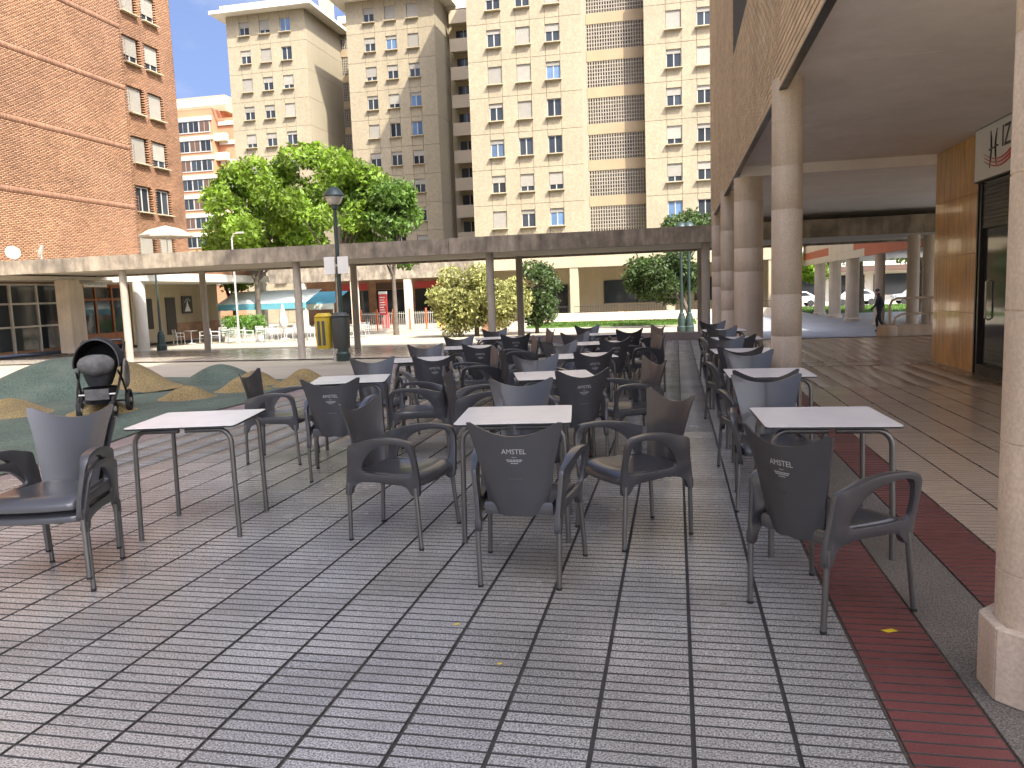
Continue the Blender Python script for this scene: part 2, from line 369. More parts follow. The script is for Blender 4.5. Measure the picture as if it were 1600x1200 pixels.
# playground rubber
pg = MB(); outl = crom([(-6.4, 5.2), (-6.4, 9), (-6.35, 12.6), (-7.2, 14.6), (-9.5, 15.4), (-12, 16.4), (-15.5, 15.8), (-17, 12), (-16, 7.5), (-11, 4.2)], 5)
nv = len(outl); pg.add([(p.x, p.y, gz(p.x, p.y) + .01) for p in outl] + [(-10.5, 10, .012)], [(i, (i + 1) % nv, nv) for i in range(nv)])
tag(pg.build('rubber_playground', m_rub_g, smooth=60), kind='structure')
def grassbed(x0, x1, y0, y1, n, name):
    z = gz((x0 + x1) / 2, (y0 + y1) / 2); base = MB().box(x0, x1, y0, y1, z - .3, z + .05).build(name, m_grass)
    tag(base, kind='structure')
    px = rng.uniform(x0, x1, n); py = rng.uniform(y0, y1, n); h = rng.uniform(.05, .14, n); a = rng.uniform(0, 6.28, n)
    v = np.stack([np.stack([px - .03 * np.cos(a), py - .03 * np.sin(a), z + .04 + 0 * px], 1), np.stack([px + .03 * np.cos(a), py + .03 * np.sin(a), z + .04 + 0 * px], 1),
                  np.stack([px + rng.normal(0, .03, n), py + rng.normal(0, .03, n), z + .05 + h], 1)], 1).reshape(-1, 3)
    rawmesh('grass_blades', v, np.arange(3 * n).reshape(-1, 3), m_leafM, base, kind='stuff')
grassbed(-9.5, 1.2, 49.5, 55.5, 9000, 'lawn'); grassbed(9.9, 24, 60, 76, 9000, 'park_lawn')

# ------------------------------------------------------------------ windows shared by the buildings
def window_kit(W=1.10, H=1.34):
    fr = MB(); t = .055
    fr.box(-W / 2, W / 2, .0, .06, 0, t).box(-W / 2, W / 2, 0, .06, H - t, H).box(-W / 2, -W / 2 + t, 0, .06, t, H - t).box(W / 2 - t, W / 2, 0, .06, t, H - t).box(-.04, .04, -.005, .055, t, H - t)
    kit = dict(W=W, H=H, frame=fr.mesh('window_frame', m_frame), framed=fr.mesh('window_frame_dark', m_blackm),
               pane=MB().box(-W / 2 + t, -.04, .025, .035, t, H - t).mesh('pane', m_glass), paneb=MB().box(-W / 2 + t, -.04, .025, .035, t, H - t).mesh('pane_blue', m_glassb),
               sill=MB().box(-W / 2 - .1, W / 2 + .1, -.40, .0, -.07, -.005).mesh('sill', m_cream))
    for k in (.25, .45, .7, 1.0):
        sh = MB(); n = int(H * k / .055)
        for i in range(n): sh.box(-W / 2 + .01, W / 2 - .01, -.03, -.012, H - (i + 1) * .055 + .008, H - i * .055)
        sh.box(-W / 2 + .012, W / 2 - .012, -.015, -.006, H - n * .055, H)
        kit[k] = sh.mesh('shutter', m_shut)
    return kit
KIT = window_kit()
def window(kit, parent, loc, rz=0, drop=None, blue=False, dark=False):
    o = link('window', kit['framed' if dark else 'frame'], parent, Vector(loc) - Vector(parent.location), (0, 0, rz))
    W = kit['W']
    link('pane', kit['paneb' if blue else 'pane'], o); link('pane', kit['paneb' if blue else 'pane'], o, (W / 2 - .008 - .007, 0, 0))
    if drop: link('shutter', kit[drop], o)
    link('sill', kit['sill'], o)
    return o

# ------------------------------------------------------------------ arcade building on the right
arc = thing('arcade_building', 'tan brick building on round columns, overhanging the arcade on the right', 'building', (4, 10, 0))
AL = Vector(arc.location)
prof = [(-1.4, 3.56), (26.2, 3.56), (26.2, 36), (13, 33), (8.5, 28), (3, 24), (-1.4, 24)]
mb = MB().prism([(5.2, 3.70), (26.2, 3.70), (26.2, 12), (21, 15), (16.6, 23), (12, 32), (8.7, 33), (5.2, 28.5)], 'x', 1.17, 16).prism([(-1.4, 3.70), (5.19, 3.70), (5.19, 28.5), (2.2, 25.6), (-1.4, 23.5)], 'x', 1.17, 7.5); mb.v = [tuple(Vector(p) - AL) for p in mb.v]; mb.build('shade_casting_storeys', m_mortarR, arc)  # unseen roofline and narrowed near end shaped to set shadow edge and bounced light
bx('wall_backing', m_mortarR, arc, 1.12, 1.166, -1.4, 26.2, 3.56, 11.9)
bh, bl = .074, .25; near = []; rest = []
for r_ in range(int((10.5 - 3.56) / bh)):
    z0 = 3.565 + r_ * bh; off = (r_ % 2) * bl / 2
    for c_ in range(4, 104):
        y0 = c_ * bl + off
        if y0 + bl > 26.2: continue
        if 12.9 < y0 + .12 < 16.05 and 5.72 < z0 < 8.5: continue
        if y0 < 5: continue
        pr = random.uniform(0, .0025)
        (near if (y0 < 9.5 and z0 - 3.55 < .62 * (y0 - 3) * .35 + .6) else rest).append((1.10 - pr, 1.13, y0 + .002, y0 + bl - .002, z0 + .008, z0 + bh - .008))
near.sort(key=lambda b: b[2] ** 2 + (b[4] - 1.5) ** 2); rest += near[300:]
for b in near[:300]: bx('brick', m_brickR, arc, *b)
boxes('brickwork', rest, m_brickR, arc, bottom=True, kind='stuff')
bx('underside_strip', m_blackm, arc, 1.095, 1.175, -1.4, 26.21, 3.545, 3.562)  # near-black strip along the underside of the facade
bx('window_recess', m_dark, arc, 1.105, 1.125, 12.95, 16.0, 5.75, 8.4)
ysf = [-1.4, 2.3, 5.2, 8.6, 12.1, 15.5, 18.9, 22.4, 26.19]
for k in range(8): bx('soffit_panel', m_soff, arc, 1.176, 7.5 if k < 2 else 9, ysf[k] + .005, ysf[k + 1] - .005, 3.68, 3.695)
bx('soffit_panel', m_soff, arc, 1.6, 12, 26.191, 33.5, 3.68, 3.69)
bx('rear_wing', m_mortarR, arc, 2.5, 16, 26.21, 33, 3.691, 9)
bx('ceiling_beam', m_soff, arc, 1.2, 4.6, 15.5, 16.0, 3.5, 3.679)
def column(x, y, r, z0, z1, m, parent, plinth=None, rings=True):
    mb = MB(); prof_ = []; n = max(2, int((z1 - z0) / .42))
    for i in range(n + 1):
        z = z0 + (z1 - z0) * i / n; e = random.uniform(-.0008, .0008)
        if rings and 0 < i < n: prof_ += [(r + e, z - .004), (r - .003, z - .0015), (r - .003, z + .0015), (r + e, z + .004)]
        else: prof_.append((r, z))
    mb.lathe(prof_, 36); o = mb.build('column', m, parent, smooth=50); o.location = Vector((x, y, 0)) - Vector(parent.location)
    if plinth:
        for k in range(8):
            a0, a1 = R(22.5 + 45 * k), R(67.5 + 45 * k); q = MB(); ro, ri = plinth, r + .004
            v = [(ri * math.cos(a0 + .004), ri * math.sin(a0 + .004)), (ro * math.cos(a0 + .004), ro * math.sin(a0 + .004)), (ro * math.cos(a1 - .004), ro * math.sin(a1 - .004)), (ri * math.cos(a1 - .004), ri * math.sin(a1 - .004))]
            q.prism(v, 'z', 0.002, .27 + .0); q.build('plinth_slab', m_conc, o, bevel=.006)
    return o
column(1.285, 3.0, .165, 0, 3.68, m_conc, arc, plinth=.215)
column(1.2, 9.2, .163, 0, 3.68, m_conc, arc); column(1.36, 15.75, .268, 0, 3.5, m_conc, arc)
column(1.2, 19.2, .17, 0, 3.68, m_conc, arc); column(1.2, 24.0, .17, -.3, 3.68, m_conc, arc)
# shop: marble panels, sign, shutter door
bx('shop_core', m_white, arc, 4.63, 9, 5.6, 15.45, 0, 3.67)  # pale for bounce, stopped short of an invented open passage that admits light
ym = [13.46, 14.13, 14.81, 15.5]; zm = [.0, .93, 1.86, 2.79, 3.675]
for a in range(3):
    for b_ in range(4): bx('marble_panel', m_marb, arc, 4.55, 4.628, ym[a] + .002, ym[a + 1] - .002, zm[b_] + .003, zm[b_ + 1] - .002)
for a in range(4):
    for b_ in range(4): bx('marble_panel', m_marb, arc, 4.552 + a * .9 + (.078 if a == 0 else 0), 4.55 + (a + 1) * .9 - .003, 15.452, 15.5 + .03, zm[b_] + .003, zm[b_ + 1] - .002)
door = bx('shop_door', m_blackm, arc, 4.60, 4.628, 11.9, 13.4, .02, 2.85)
for y in (13.40, 13.28): bx('door_frame', m_blackm, arc, 4.53, 4.6, y, y + .05, 0.01, 2.9)
bx('door_step', m_blackm, arc, 4.52, 4.6, 11.9, 13.27, .003, .16)
bx('door_pane', m_glass, arc, 4.585, 4.598, 12.0, 13.15, .2, 2.2)
hm = MB().tube([(0, 0, -.3), (-.05, 0, -.27), (-.05, 0, .27), (0, 0, .3)], .014).mesh('door_handle', m_alu); link('door_handle', hm, arc, Vector((4.585, 13.0, 1.15)) - AL)
for i in range(11): bx('shutter_slat', m_blackm, arc, 4.55 + (i % 2) * .004, 4.583, 12.0, 13.27, 2.22 + i * .06, 2.22 + i * .06 + .055)
sg = thing('shop_sign', 'white box sign with red swoosh and black letters above the shuttered door', 'sign', (4.5, 12.2, 3.33))
MB().box(-.05, .04, -1.5, 1.16, -.41, .34).build('board', m_signw, sg, bevel=.004); MB().box(-.052, .045, -1.5, 1.164, -.43, -.411).build('trim', m_blackm, sg)
bx('trim', m_blackm, sg, 4.448, 4.545, 10.7, 13.36, 3.671, 3.679)
tmx = text_mesh('letters', 'IZ', .42, m_signk, .003, 'LEFT', .8); o = link('lettering', tmx, sg, (-.054, .16, .08), (R(90), 0, R(-90)))
lg = MB()
for s_ in (-1, 1): lg.tube([(-.054, .44 + s_ * q[0], q[1]) for q in ((.115, .24), (.085, .12), (.07, 0), (.085, -.12), (.125, -.28))], [.006, .013, .016, .013, .005], 6)
lg.tube([(-.054, .60, -.02), (-.055, .28, .0)], .012, 6); lg.build('emblem', m_signk, sg)
sw = MB()
for q in range(3): sw.tube([(-.0535 - q * .0005, 0.80 - t * 1.7, -.05 - q * .05 - .17 * math.sin(min(1, t * 1.6) * 2.4) + .22 * t * t) for t in np.linspace(0, 1, 14)], [.003 + .012 * math.sin(3.1 * t) for t in np.linspace(0, 1, 14)], 6)
sw.build('swoosh', m_signr, sg)

# ------------------------------------------------------------------ pergola
per = thing('concrete_pergola', 'long weathered concrete walkway canopy on slender round columns', 'pergola', (-13, 27, -.65))
PL = Vector(per.location)
seg = list(np.arange(-37, 12.2, 3.66))
for i in range(len(seg) - 1): bx('fascia', m_conc2, per, seg[i] + .004, seg[i + 1] - .004, 26.55, 26.8, 2.92, 3.47 - (i % 2) * .006)
for i in range(len(seg) - 1): bx('back_fascia', m_conc2, per, seg[i] + .004, seg[i + 1] - .004, 32.4, 32.65, 2.92, 3.45)
bx('slab', m_psoff, per, -37, 11.9, 26.802, 32.398, 3.0, 3.3)
for X in (-28.35, -21.02, -13.7, -6.37, .96):
    column(X, 26.95, .14, gz(X, 26.95) + .0, 2.998, m_concp, per, rings=False); column(X, 32.2, .14, gz(X, 32.2), 2.998, m_concp, per, rings=False)

# ------------------------------------------------------------------ towers
def tower(t, x0, x1, y, z0, nst, top, wins, wtop, side=None, depth=12, drops=None, cornice=True, seed=1):
    """front wall facing -Y built of panels; wtop = z of the top of the highest window, st storey height"""
    rg = random.Random(seed); st = 2.745; H = KIT['H']; W = KIT['W']
    L0 = t.location
    mb = MB().box(x0 + .02, x1 - .02, y + .26, y + depth, z0, top); mb.v = [tuple(Vector(p) - L0) for p in mb.v]; mb.build('core', m_joint, t)
    edges = [x0] + sum([[a - W / 2, a + W / 2] for a in wins], []) + [x1]
    g = .014
    for s in range(nst):
        zt = wtop - s * st; zb = zt - H; lo = zb - .95; hi = lo + st
        if s == 0: hi = max(hi, top - .02) if top - hi < 3 else hi
        if s == nst - 1: lo = z0
        for i in range(len(edges) - 1):
            a, b = edges[i] + g, edges[i + 1] - g
            if i % 2 == 0: bx('panel', m_panel, t, a, b, y, y + .25, lo + g, hi - g)
            else:
                bx('panel', m_panel, t, a, b, y, y + .25, zt, hi - g); bx('panel', m_panel, t, a, b, y, y + .25, lo + g, zb - .005)
                d = rg.choice([None, .25, .25, .45, .45, .7, .7, 1.0, 1.0]); bl = rg.random() < .25 and d in (None, .25)
                window(KIT, t, ((a + b) / 2, y + .12, zb), 0, d, bl)
        if side == 'right': bx('side_panel', m_panel_s, t, x1 - .019, x1 + .004, y + .252, y + depth - .01, lo + g, hi - g)
        if side == 'left': bx('side_panel', m_panel_s, t, x0 - .004, x0 + .019, y + .252, y + depth - .01, lo + g, hi - g)
    if cornice:
        bx('cornice', m_white, t, x0 - 1.15, x1 + 1.15, y - 1.15, y + depth + .5, top, top + .32)
        bx('cornice', m_white, t, x0 - .35, x1 + .35, y - .35, y + depth, top + .321, top + .95)
def lattice_mesh(Wd, Hh, nx_, nz_):
    mb = MB()
    for i in range(nx_ + 1): x = -Wd / 2 + Wd * i / nx_; mb.box(x - .042, x + .042, 0, .14, 0, Hh)
    for j in range(nz_ + 1): z = Hh * j / nz_; mb.box(-Wd / 2, Wd / 2, .004, .136, z - .03, z + .03)
    return mb.mesh('lattice', m_latt)
ZG = -.77
# nearest tower (two window blocks either side of a recessed lattice bay)
t3 = thing('apartment_tower', 'cream panelled apartment tower with lattice stair bay, nearest of the towers', 'building', (-6.5, 61.5, ZG))
tower(t3, -15.67, -6.82, 61.5, 4.45, 8, 36.3, (-13.56, -11.28, -9.0), 21.68 + 2.745, 'left', 14, seed=3)
tower(t3, -2.16, 5.2, 61.5, 4.45, 8, 36.3, (0, 2.21, 4.3), 21.72 + 2.745, None, 14, seed=9)
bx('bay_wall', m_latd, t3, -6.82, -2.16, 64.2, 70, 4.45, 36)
bx('bay_side', m_panel_s, t3, -6.84, -6.62, 61.6, 64.19, 4.45, 36)
lm = lattice_mesh(4.35, 1.95, 22, 7)
for s in range(11):
    z = 6.0 + s * 2.745 + .2
    if z > 30: break
    link('lattice_screen', lm, t3, Vector((-4.4, 62.98, z - .1)) - Vector(t3.location)); bx('bay_slab', m_tan, t3, -6.6, -2.17, 62.95, 64.19, z + 1.86, z + 2.64)
    bx('stair_window', m_glass, t3, -6.0, -4.4 + .6 * (s % 3), 64.15, 64.199, z + .5, z + 1.6)
# podium below the near tower
bx('podium_beam', m_cream, t3, -15.67, 9, 60.9, 61.48, 3.3, 4.35); bx('podium_slab', m_psoff, t3, -15.67, 9, 61.49, 66, 3.35, 4.44)
bx('podium_wall', m_cream, t3, -15.6, 9, 65.5, 66.0, ZG, 3.34)
for x in (-15.2, -7.75, -.4, 7): bx('podium_column', m_cream, t3, x - .32, x + .32, 60.95, 61.45, ZG, 3.29)
for x0, x1, z0, z1 in ((-11.6, -8.9, -.6, 2.0), (-5.8, -3.2, .4, 2.2), (-3.1, -.6, .4, 2.2), (1.5, 4.5, .4, 2.2)):
    o = bx('shop_window', m_glass, t3, x0, x1, 65.44, 65.49, z0, z1)
    bx('window_post', m_blackm, t3, x0 - .06, x0, 65.4, 65.49, z0 - .05, z1 + .05); bx('window_post', m_blackm, t3, x1, x1 + .06, 65.4, 65.49, z0 - .05, z1 + .05)
    bx('window_head', m_blackm, t3, x0, x1, 65.4, 65.435, z1, z1 + .06)
bx('low_wall', m_conc, t3, -11.5, 8, 58.6, 58.9, ZG, -.15)
for i in range(5):
    a = -11.2 + i * 3.7; rl = MB()
    for z in (.02, .48): rl.tube([(0, 0, z), (3.2, 0, z)], .022, 6)
    for k in range(17): rl.tube([(k * .2, 0, .02), (k * .2, 0, .48)], .010, 5)
    o = rl.build('railing', m_blackm, t3); o.location = Vector((a, 58.75, -.15)) - Vector(t3.location)
# middle tower
t2 = thing('apartment_tower', 'cream panelled apartment tower in the middle with side balconies', 'building', (-27, 75.5, ZG))
tower(t2, -31.43, -22.41, 75.5, ZG, 10, 30.25, (-29.05, -26.84, -24.6), 26.75 + 2.745, 'right', 12, seed=5)
bx('balcony_wall', m_cream, t2, -22.38, -15, 80.4, 87, ZG, 30)
for s in range(11):
    z = 1.5 + s * 2.72
    bx('balcony', m_cream, t2, -21.9, -19.9 + .6, 79.0, 80.39, z - .12, z); bx('balcony_parapet', m_pale, t2, -21.9, -19.3, 78.9, 78.995, z - .3, z + .95); bx('balcony_parapet', m_white, t2, -19.299, -19.2, 78.9, 80.39, z - .3, z + .95)
    bx('balcony_window', m_glass, t2, -21.6, -20.0, 80.35, 80.399, z + .2, z + 2.1); bx('window_post', m_frame, t2, -20.85, -20.77, 80.33, 80.349, z + .2, z + 2.1)
bx('roof_cornice', m_white, t2, -22.4, -15, 79.6, 88, 30.001, 30.8)
bx('podium_beam', m_conc2, t2, -34, -15.7, 61.6, 62.1, 3.0, 4.2); bx('podium_roof', m_psoff, t2, -34, -15.7, 62.101, 68.5, 3.1, 4.1); bx('podium_wall', m_stone, t2, -34, -15.7, 68.0, 68.5, ZG, 3.09)  # podium beam in darker concrete: tree shade put into its colour
for x in (-31, -26.3, -21.6, -16.6): bx('podium_column', m_conc, t2, x - .3, x + .3, 61.65, 62.05, ZG, 2.99)
for k in range(4): bx('shop_window', m_glass, t2, -30.5 + k * 3.7, -27.6 + k * 3.7, 67.93, 67.99, -.4, 2.2); bx('shop_board', (m_signr, m_brown, m_signr, m_teal)[k], t2, -30.5 + k * 3.7, -27.6 + k * 3.7, 67.9, 67.99, 2.25, 2.85)
# left tower
t1 = thing('apartment_tower', 'cream panelled apartment tower behind the tree, leftmost of the towers', 'building', (-40, 75.5, ZG))
tower(t1, -44.35, -35.75, 75.5, ZG, 10, 30.25, (-42.4, -40.14, -37.9), 26.8 + 2.745, 'right', 12, seed=8)
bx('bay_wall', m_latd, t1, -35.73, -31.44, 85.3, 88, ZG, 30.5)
lm2 = lattice_mesh(4.2, 1.9, 20, 7)
for s in range(10):
    z = 29.0 - s * 2.745
    link('lattice_screen', lm2, t1, Vector((-33.6, 84.0, z - .35)) - Vector(t1.location)); bx('bay_slab', m_tan, t1, -35.72, -31.45, 83.95, 85.29, z + 1.6, z + 2.34)
bx('roof_band', m_white, t1, -35.7, -31.44, 83.6, 88, 31.3, 32.0)
bx('chimney', m_cream, t1, -36.6, -35.6, 81, 82.5, 31.2, 33.0); bx('roof_hut', m_joint, t1, -35.2, -32.2, 86, 89, 32.01, 33.2)
# far brick block with white bands
fb = thing('brick_apartment_block', 'distant orange brick block with white window bands behind the tree', 'building', (-67, 107, ZG))
for sfx, (x0, x1, y) in enumerate(((-74, -65.5, 105.8), (-65.5, -56, 107.2))):
    bx('wall', m_bandL if False else M('far_brick', (.42, .20, .11), .85, .1, .4), fb, x0, x1, y, y + 8, ZG, 29.6 - sfx * 1.2)
    for s in range(9):
        z = 27.0 - s * 2.75 - sfx * .6
        bx('white_band', m_white, fb, x0 + .2, x1, y - .25, y - .005, z + .95, z + 1.5)
        if sfx == 0:
            for k in range(4):
                xa = x0 + 1.2 + k * 1.75
                wv = bx('window', m_frame, fb, xa, xa + 1.7, y - .12, y - .004, z - .75, z + .94)
                for q in (0, 1): bx('pane', m_brown if (s + k) % 3 == 0 else m_glass, fb, xa + .1 + q * .8, xa + .82 + q * .8, y - .14, y - .121, z - .6, z + .85)
        else: bx('balcony', m_pale, fb, x0, x0 + 1.8, y - 1.2, y - .26, z - 1.4, z - .3)
bx('roof_terrace', m_white, fb, -73.5, -63.5, 106.5, 107.0, 30.2, 31.2); bx('roof_hut', m_cream, fb, -73, -64.5, 108, 112, 29.61, 31.9)
for k in range(3): bx('white_rail', m_white, fb, -73.8, -62.8, 105.6, 105.75, 29.9 + k * .35, 30.05 + k * .35)

# ------------------------------------------------------------------ left brick building
lb = thing('brick_apartment_block', 'orange brick apartment block with ground floor shops on the left', 'building', (-29, 30, -.4))
LL = Vector(lb.location)
bx('core', m_mortarL, lb, -44, -27.53, -25, 36.7, 2.95, 28); bx('core', m_mortarL, lb, -44, -32.15, 36.7, 47.6, 2.95, 28)
def brickwall(X, y0, y1, z0, z1, holes, name, bands=()):
    a = []; bd = []; H_, L_ = .075, .26
    for r_ in range(int((z1 - z0) / H_)):
        z = z0 + r_ * H_
        if any(b <= z < b + .3 for b in bands): continue
        off = (r_ % 2) * L_ / 2
        n = int((y1 - y0) / L_)
        for c_ in range(n + 1):
            ya, yb = max(y0, y0 + c_ * L_ - off) + .006, min(y1, y0 + (c_ + 1) * L_ - off) - .006
            if yb - ya < .03: continue
            if any(h[0] < yb and h[1] > ya and h[2] < z + H_ and h[3] > z for h in holes): continue
            a.append((X - (.03 if X > -28 else .24), X + random.uniform(-.002, .003), ya, yb, z + .007, z + H_ - .007))
    for b in bands:
        zb_ = z0 + math.ceil((b - z0) / H_ - 1e-6) * H_
        for k in range(int((y1 - y0) / .075)): bd.append((X - .03, X + .002, y0 + k * .075 + .0025, y0 + k * .075 + .0725, zb_ + .007, zb_ + .293))
    boxes(name, a, m_brickL, lb, bottom=True, kind='stuff')
    if bd: boxes('soldier_course', bd, m_bandL, lb, bottom=True, kind='stuff')
brickwall(-27.5, 10, 36.7, 2.95, 21, [], 'brickwork', (6.45, 9.45, 12.45, 15.45, 18.45))
kitB = window_kit(1.27, 1.5); kitB['sill'].materials[0] = m_cream
holes = []; wl = []
for r_, zt in enumerate((20.45, 17.52, 14.6, 11.65, 8.74, 5.8)):
    for yc in (43.45, 45.38):
        holes.append((yc - .64, yc + .64, zt - 1.51, zt + .005)); wl.append((yc, zt - 1.5, r_))
brickwall(-31.9, 36.8, 47.6, 2.95, 24, holes, 'brickwork')
bx('return_wall', m_bandL, lb, -31.9, -27.52, 36.701, 36.72, 3.11, 28)
for yc, zb, r_ in wl:
    bx('reveal', m_dark, lb, -32.3, -32.1, yc - .635, yc + .635, zb, zb + 1.5)
    window(kitB, lb, (-32.06, yc, zb), R(90), (1.0, .7, 1.0, 1.0, None, 1.0)[r_] if yc < 44 else (.7, .7, 1.0, .7, None, .7)[r_])
for zt in (17.4, 14.5, 11.3, 8.3, 20.4):
    rk = MB()
    for z in np.linspace(-.66, .66, 7): rk.tube([(0, 0, z), (0, .38, z)], .012, 5)
    for y in (0, .38): rk.tube([(0, y, -.68), (0, y, .68)], .016, 5)
    rk.tube([(0, 0, -.66), (.28, .19, -.66), (0, .38, -.66)], .012, 5); o = rk.build('drying_rack', m_bandL, lb); o.location = Vector((-31.5, 42.0, zt - .9)) - LL
# ground floor: recessed shop wall, columns, canopy
bx('shop_wall', m_stone, lb, -32, -29.05, 20, 33.5, -.45, 2.94); bx('shop_wall', m_oldwood, lb, -32, -29.08, 33.6, 37.6, -.45, 2.94)
bx('shop_wall', m_cream, lb, -32, -29.05, 37.7, 46, -.6, 2.94); bx('porch_soffit', m_psoff, lb, -29.04, -26.6, 8, 33.39, 2.8, 2.94)
for a in (26.6, 28.2, 29.7, 31.2):
    bx('shop_window', m_glass, lb, -29.045, -29.0, a + .06, a + 1.4, -.3, 1.75); bx('shop_window', m_glass, lb, -29.045, -29.0, a + .06, a + 1.4, 1.85, 2.62)
    bx('shop_post', m_alu, lb, -29.04, -28.93, a - .04, a + .05, -.42, 2.7)
bx('shop_post', m_alu, lb, -29.04, -28.93, 32.62, 32.7, -.42, 2.7)
bx('shop_rail', m_alu, lb, -29.04, -28.94, 26.6, 32.6, 1.76, 1.84); bx('shop_rail', m_alu, lb, -29.04, -28.94, 26.6, 32.6, .72, .80); bx('shop_rail', m_alu, lb, -29.04, -28.94, 26.6, 32.6, 2.63, 2.70)
for k, a in enumerate((33.8, 35.0, 36.2)):
    bx('door_pane', m_glass, lb, -29.07, -29.04, a + .08, a + 1.1, .2, 1.85); bx('door_pane', m_glass, lb, -29.07, -29.04, a + .08, a + 1.1, 2.0, 2.5)
    bx('door_post', m_oldwood, lb, -29.07, -28.98, a - .05, a + .06, -.4, 2.6)
bx('door_post', m_oldwood, lb, -29.07, -28.98, 37.35, 37.46, -.4, 2.6)
bx('door_rail', m_oldwood, lb, -29.07, -28.99, 33.9, 37.3, 1.87, 1.97); bx('door_rail', m_oldwood, lb, -29.07, -28.99, 33.9, 37.3, -.35, .18)
for y in (20.5, 31.0): bx('pier', m_conc, lb, -27.4, -26.7, y - .4, y + .3, -.5, 2.79)
bx('corner_pier', m_conc, lb, -29.04, -28.5, 33.0, 33.62, -.42, 2.79)
column(-25.4, 33.6, .28, -.7, 2.68, m_white, lb, rings=False)
bx('porch_canopy', m_white, lb, -31.88, -24.9, 33.45, 45.2, 2.70, 3.1); bx('porch_canopy_post', m_white, lb, -25.4, -25.0, 44.6, 45.0, -.7, 2.69)
for y0, y1, z0, z1 in ((40.6, 41.5, -.2, 1.95), (38.6, 39.4, .2, 1.9)): bx('porch_door', m_blackm, lb, -29.04, -29.0, y0, y1, z0, z1)
bx('wainscot', m_stone, lb, -29.04, -29.02, 41.6, 46, -.6, .45)
bx('terrace_parapet', m_bandL, lb, -25.1, -25, 37.2, 45, 3.101, 3.35)
ms = thing('shop_sign', 'small white sign with blue capital letters over the wooden shop door', 'sign', (-28.95, 35.0, 2.74))
MB().box(-.03, .03, -.82, .82, -.19, .17).build('board', m_signw, ms); link('lettering', text_mesh('letters', 'MERCERIA', .30, m_signb, .003, 'CENTER', 1.0), ms, (.036, 0, 0), (R(90), 0, R(90)))
po = thing('wall_poster', 'black poster with a white figure on the porch wall', 'poster', (-28.99, 42.6, 1.5))
MB().box(0, .04, -.5, .5, -.52, .52).build('panel', m_signk, po)
MB().prism([(0, .3), (.1, -.05), (.3, -.4), (-.3, -.4), (-.1, -.05)], 'x', .041, .046).tube([(.043, .3, .2), (.043, .1, .36), (.043, -.15, .3), (.043, -.3, .12)], .015, 6).build('figure', m_signw, po)
# satellite dishes on the pergola roof
for X, Y, l in ((-26.35, 27.4, 'white satellite dish on the canopy roof at the far left edge'), (-25.1, 27.5, 'grey satellite dish on the canopy roof, right of the white one')):
    d = thing('satellite_dish', l, 'satellite dish', (X, Y, 3.3), 0, 'satellite dishes on the canopy roof')
    mb = MB().lathe([(.02, -.10), (.2, -.085), (.36, -.03), (.44, .03), (.45, .035), (.44, .04), (.36, -.015), (.02, -.085)], 20, cap=False); o = mb.build('reflector', m_white if X < -26 else m_alu, d, smooth=40)
    o.scale = (.62, .62, .62); o.location = (0, 0, .55); o.rotation_euler = (R(72), 0, R(60 if X < -26 else -62)); MB().tube([(0, 0, 0), (0, 0, .5)], .03).build('mast', m_alu, d); MB().tube([(0, .0, .4), (.15, -.4, .55)], .015).build('feed_arm', m_alu, d)
ps = thing('garden_parasol', 'beige garden parasol open on the roof terrace of the brick block', 'parasol', (-28.0, 39.8, 3.1))
c_ = MB(); nn = 8
ring = [(1.45 * math.cos(2 * math.pi * k / nn), 1.45 * math.sin(2 * math.pi * k / nn), 2.3) for k in range(nn)]; ring2 = [(.9 * math.cos(2 * math.pi * k / nn), .9 * math.sin(2 * math.pi * k / nn), 2.62) for k in range(nn)]
val = [(p[0], p[1], 2.2) for p in ring]
c_.add(ring + ring2 + [(0, 0, 2.85)] + val, [(k, (k + 1) % nn, nn + (k + 1) % nn, nn + k) for k in range(nn)] + [(nn + k, nn + (k + 1) % nn, 2 * nn) for k in range(nn)] + [(k, 2 * nn + 1 + k, 2 * nn + 1 + (k + 1) % nn, (k + 1) % nn) for k in range(nn)])
c_.build('canopy', m_parasol, ps); MB().tube([(0, 0, 0), (0, 0, 2.84)], .025).build('pole', m_alu, ps)

# ------------------------------------------------------------------ trees and shrubs
def leaves(name, clumps, n, size, m, parent, flat=.0):
    cs = np.array([c[:3] for c in clumps]); rs = np.array([c[3] for c in clumps]); w_ = rs ** 2.2; w_ /= w_.sum()
    k = rng.choice(len(cs), n, p=w_); d = rng.normal(size=(n, 3)); d /= np.linalg.norm(d, axis=1)[:, None]
    rad = rs[k] * rng.uniform(.25, 1.0, n) ** .45 * (1 + .12 * rng.normal(size=n)); p = cs[k] + d * rad[:, None] * np.array([1, 1, .82])
    a = rng.normal(size=(n, 3)) + d * .6; a[:, 2] -= .35; a /= np.linalg.norm(a, axis=1)[:, None]
    b = np.cross(a, rng.normal(size=(n, 3))); b /= np.linalg.norm(b, axis=1)[:, None]; c = np.cross(a, b)
    s = size * rng.uniform(.6, 1.35, n)[:, None]
    v = np.stack([p - a * s, p + b * s * .45 + c * s * .12, p + a * s, p - b * s * .45 + c * s * .12], 1).reshape(-1, 3)
    return rawmesh(name, v, np.arange(4 * n).reshape(-1, 4), m, parent)
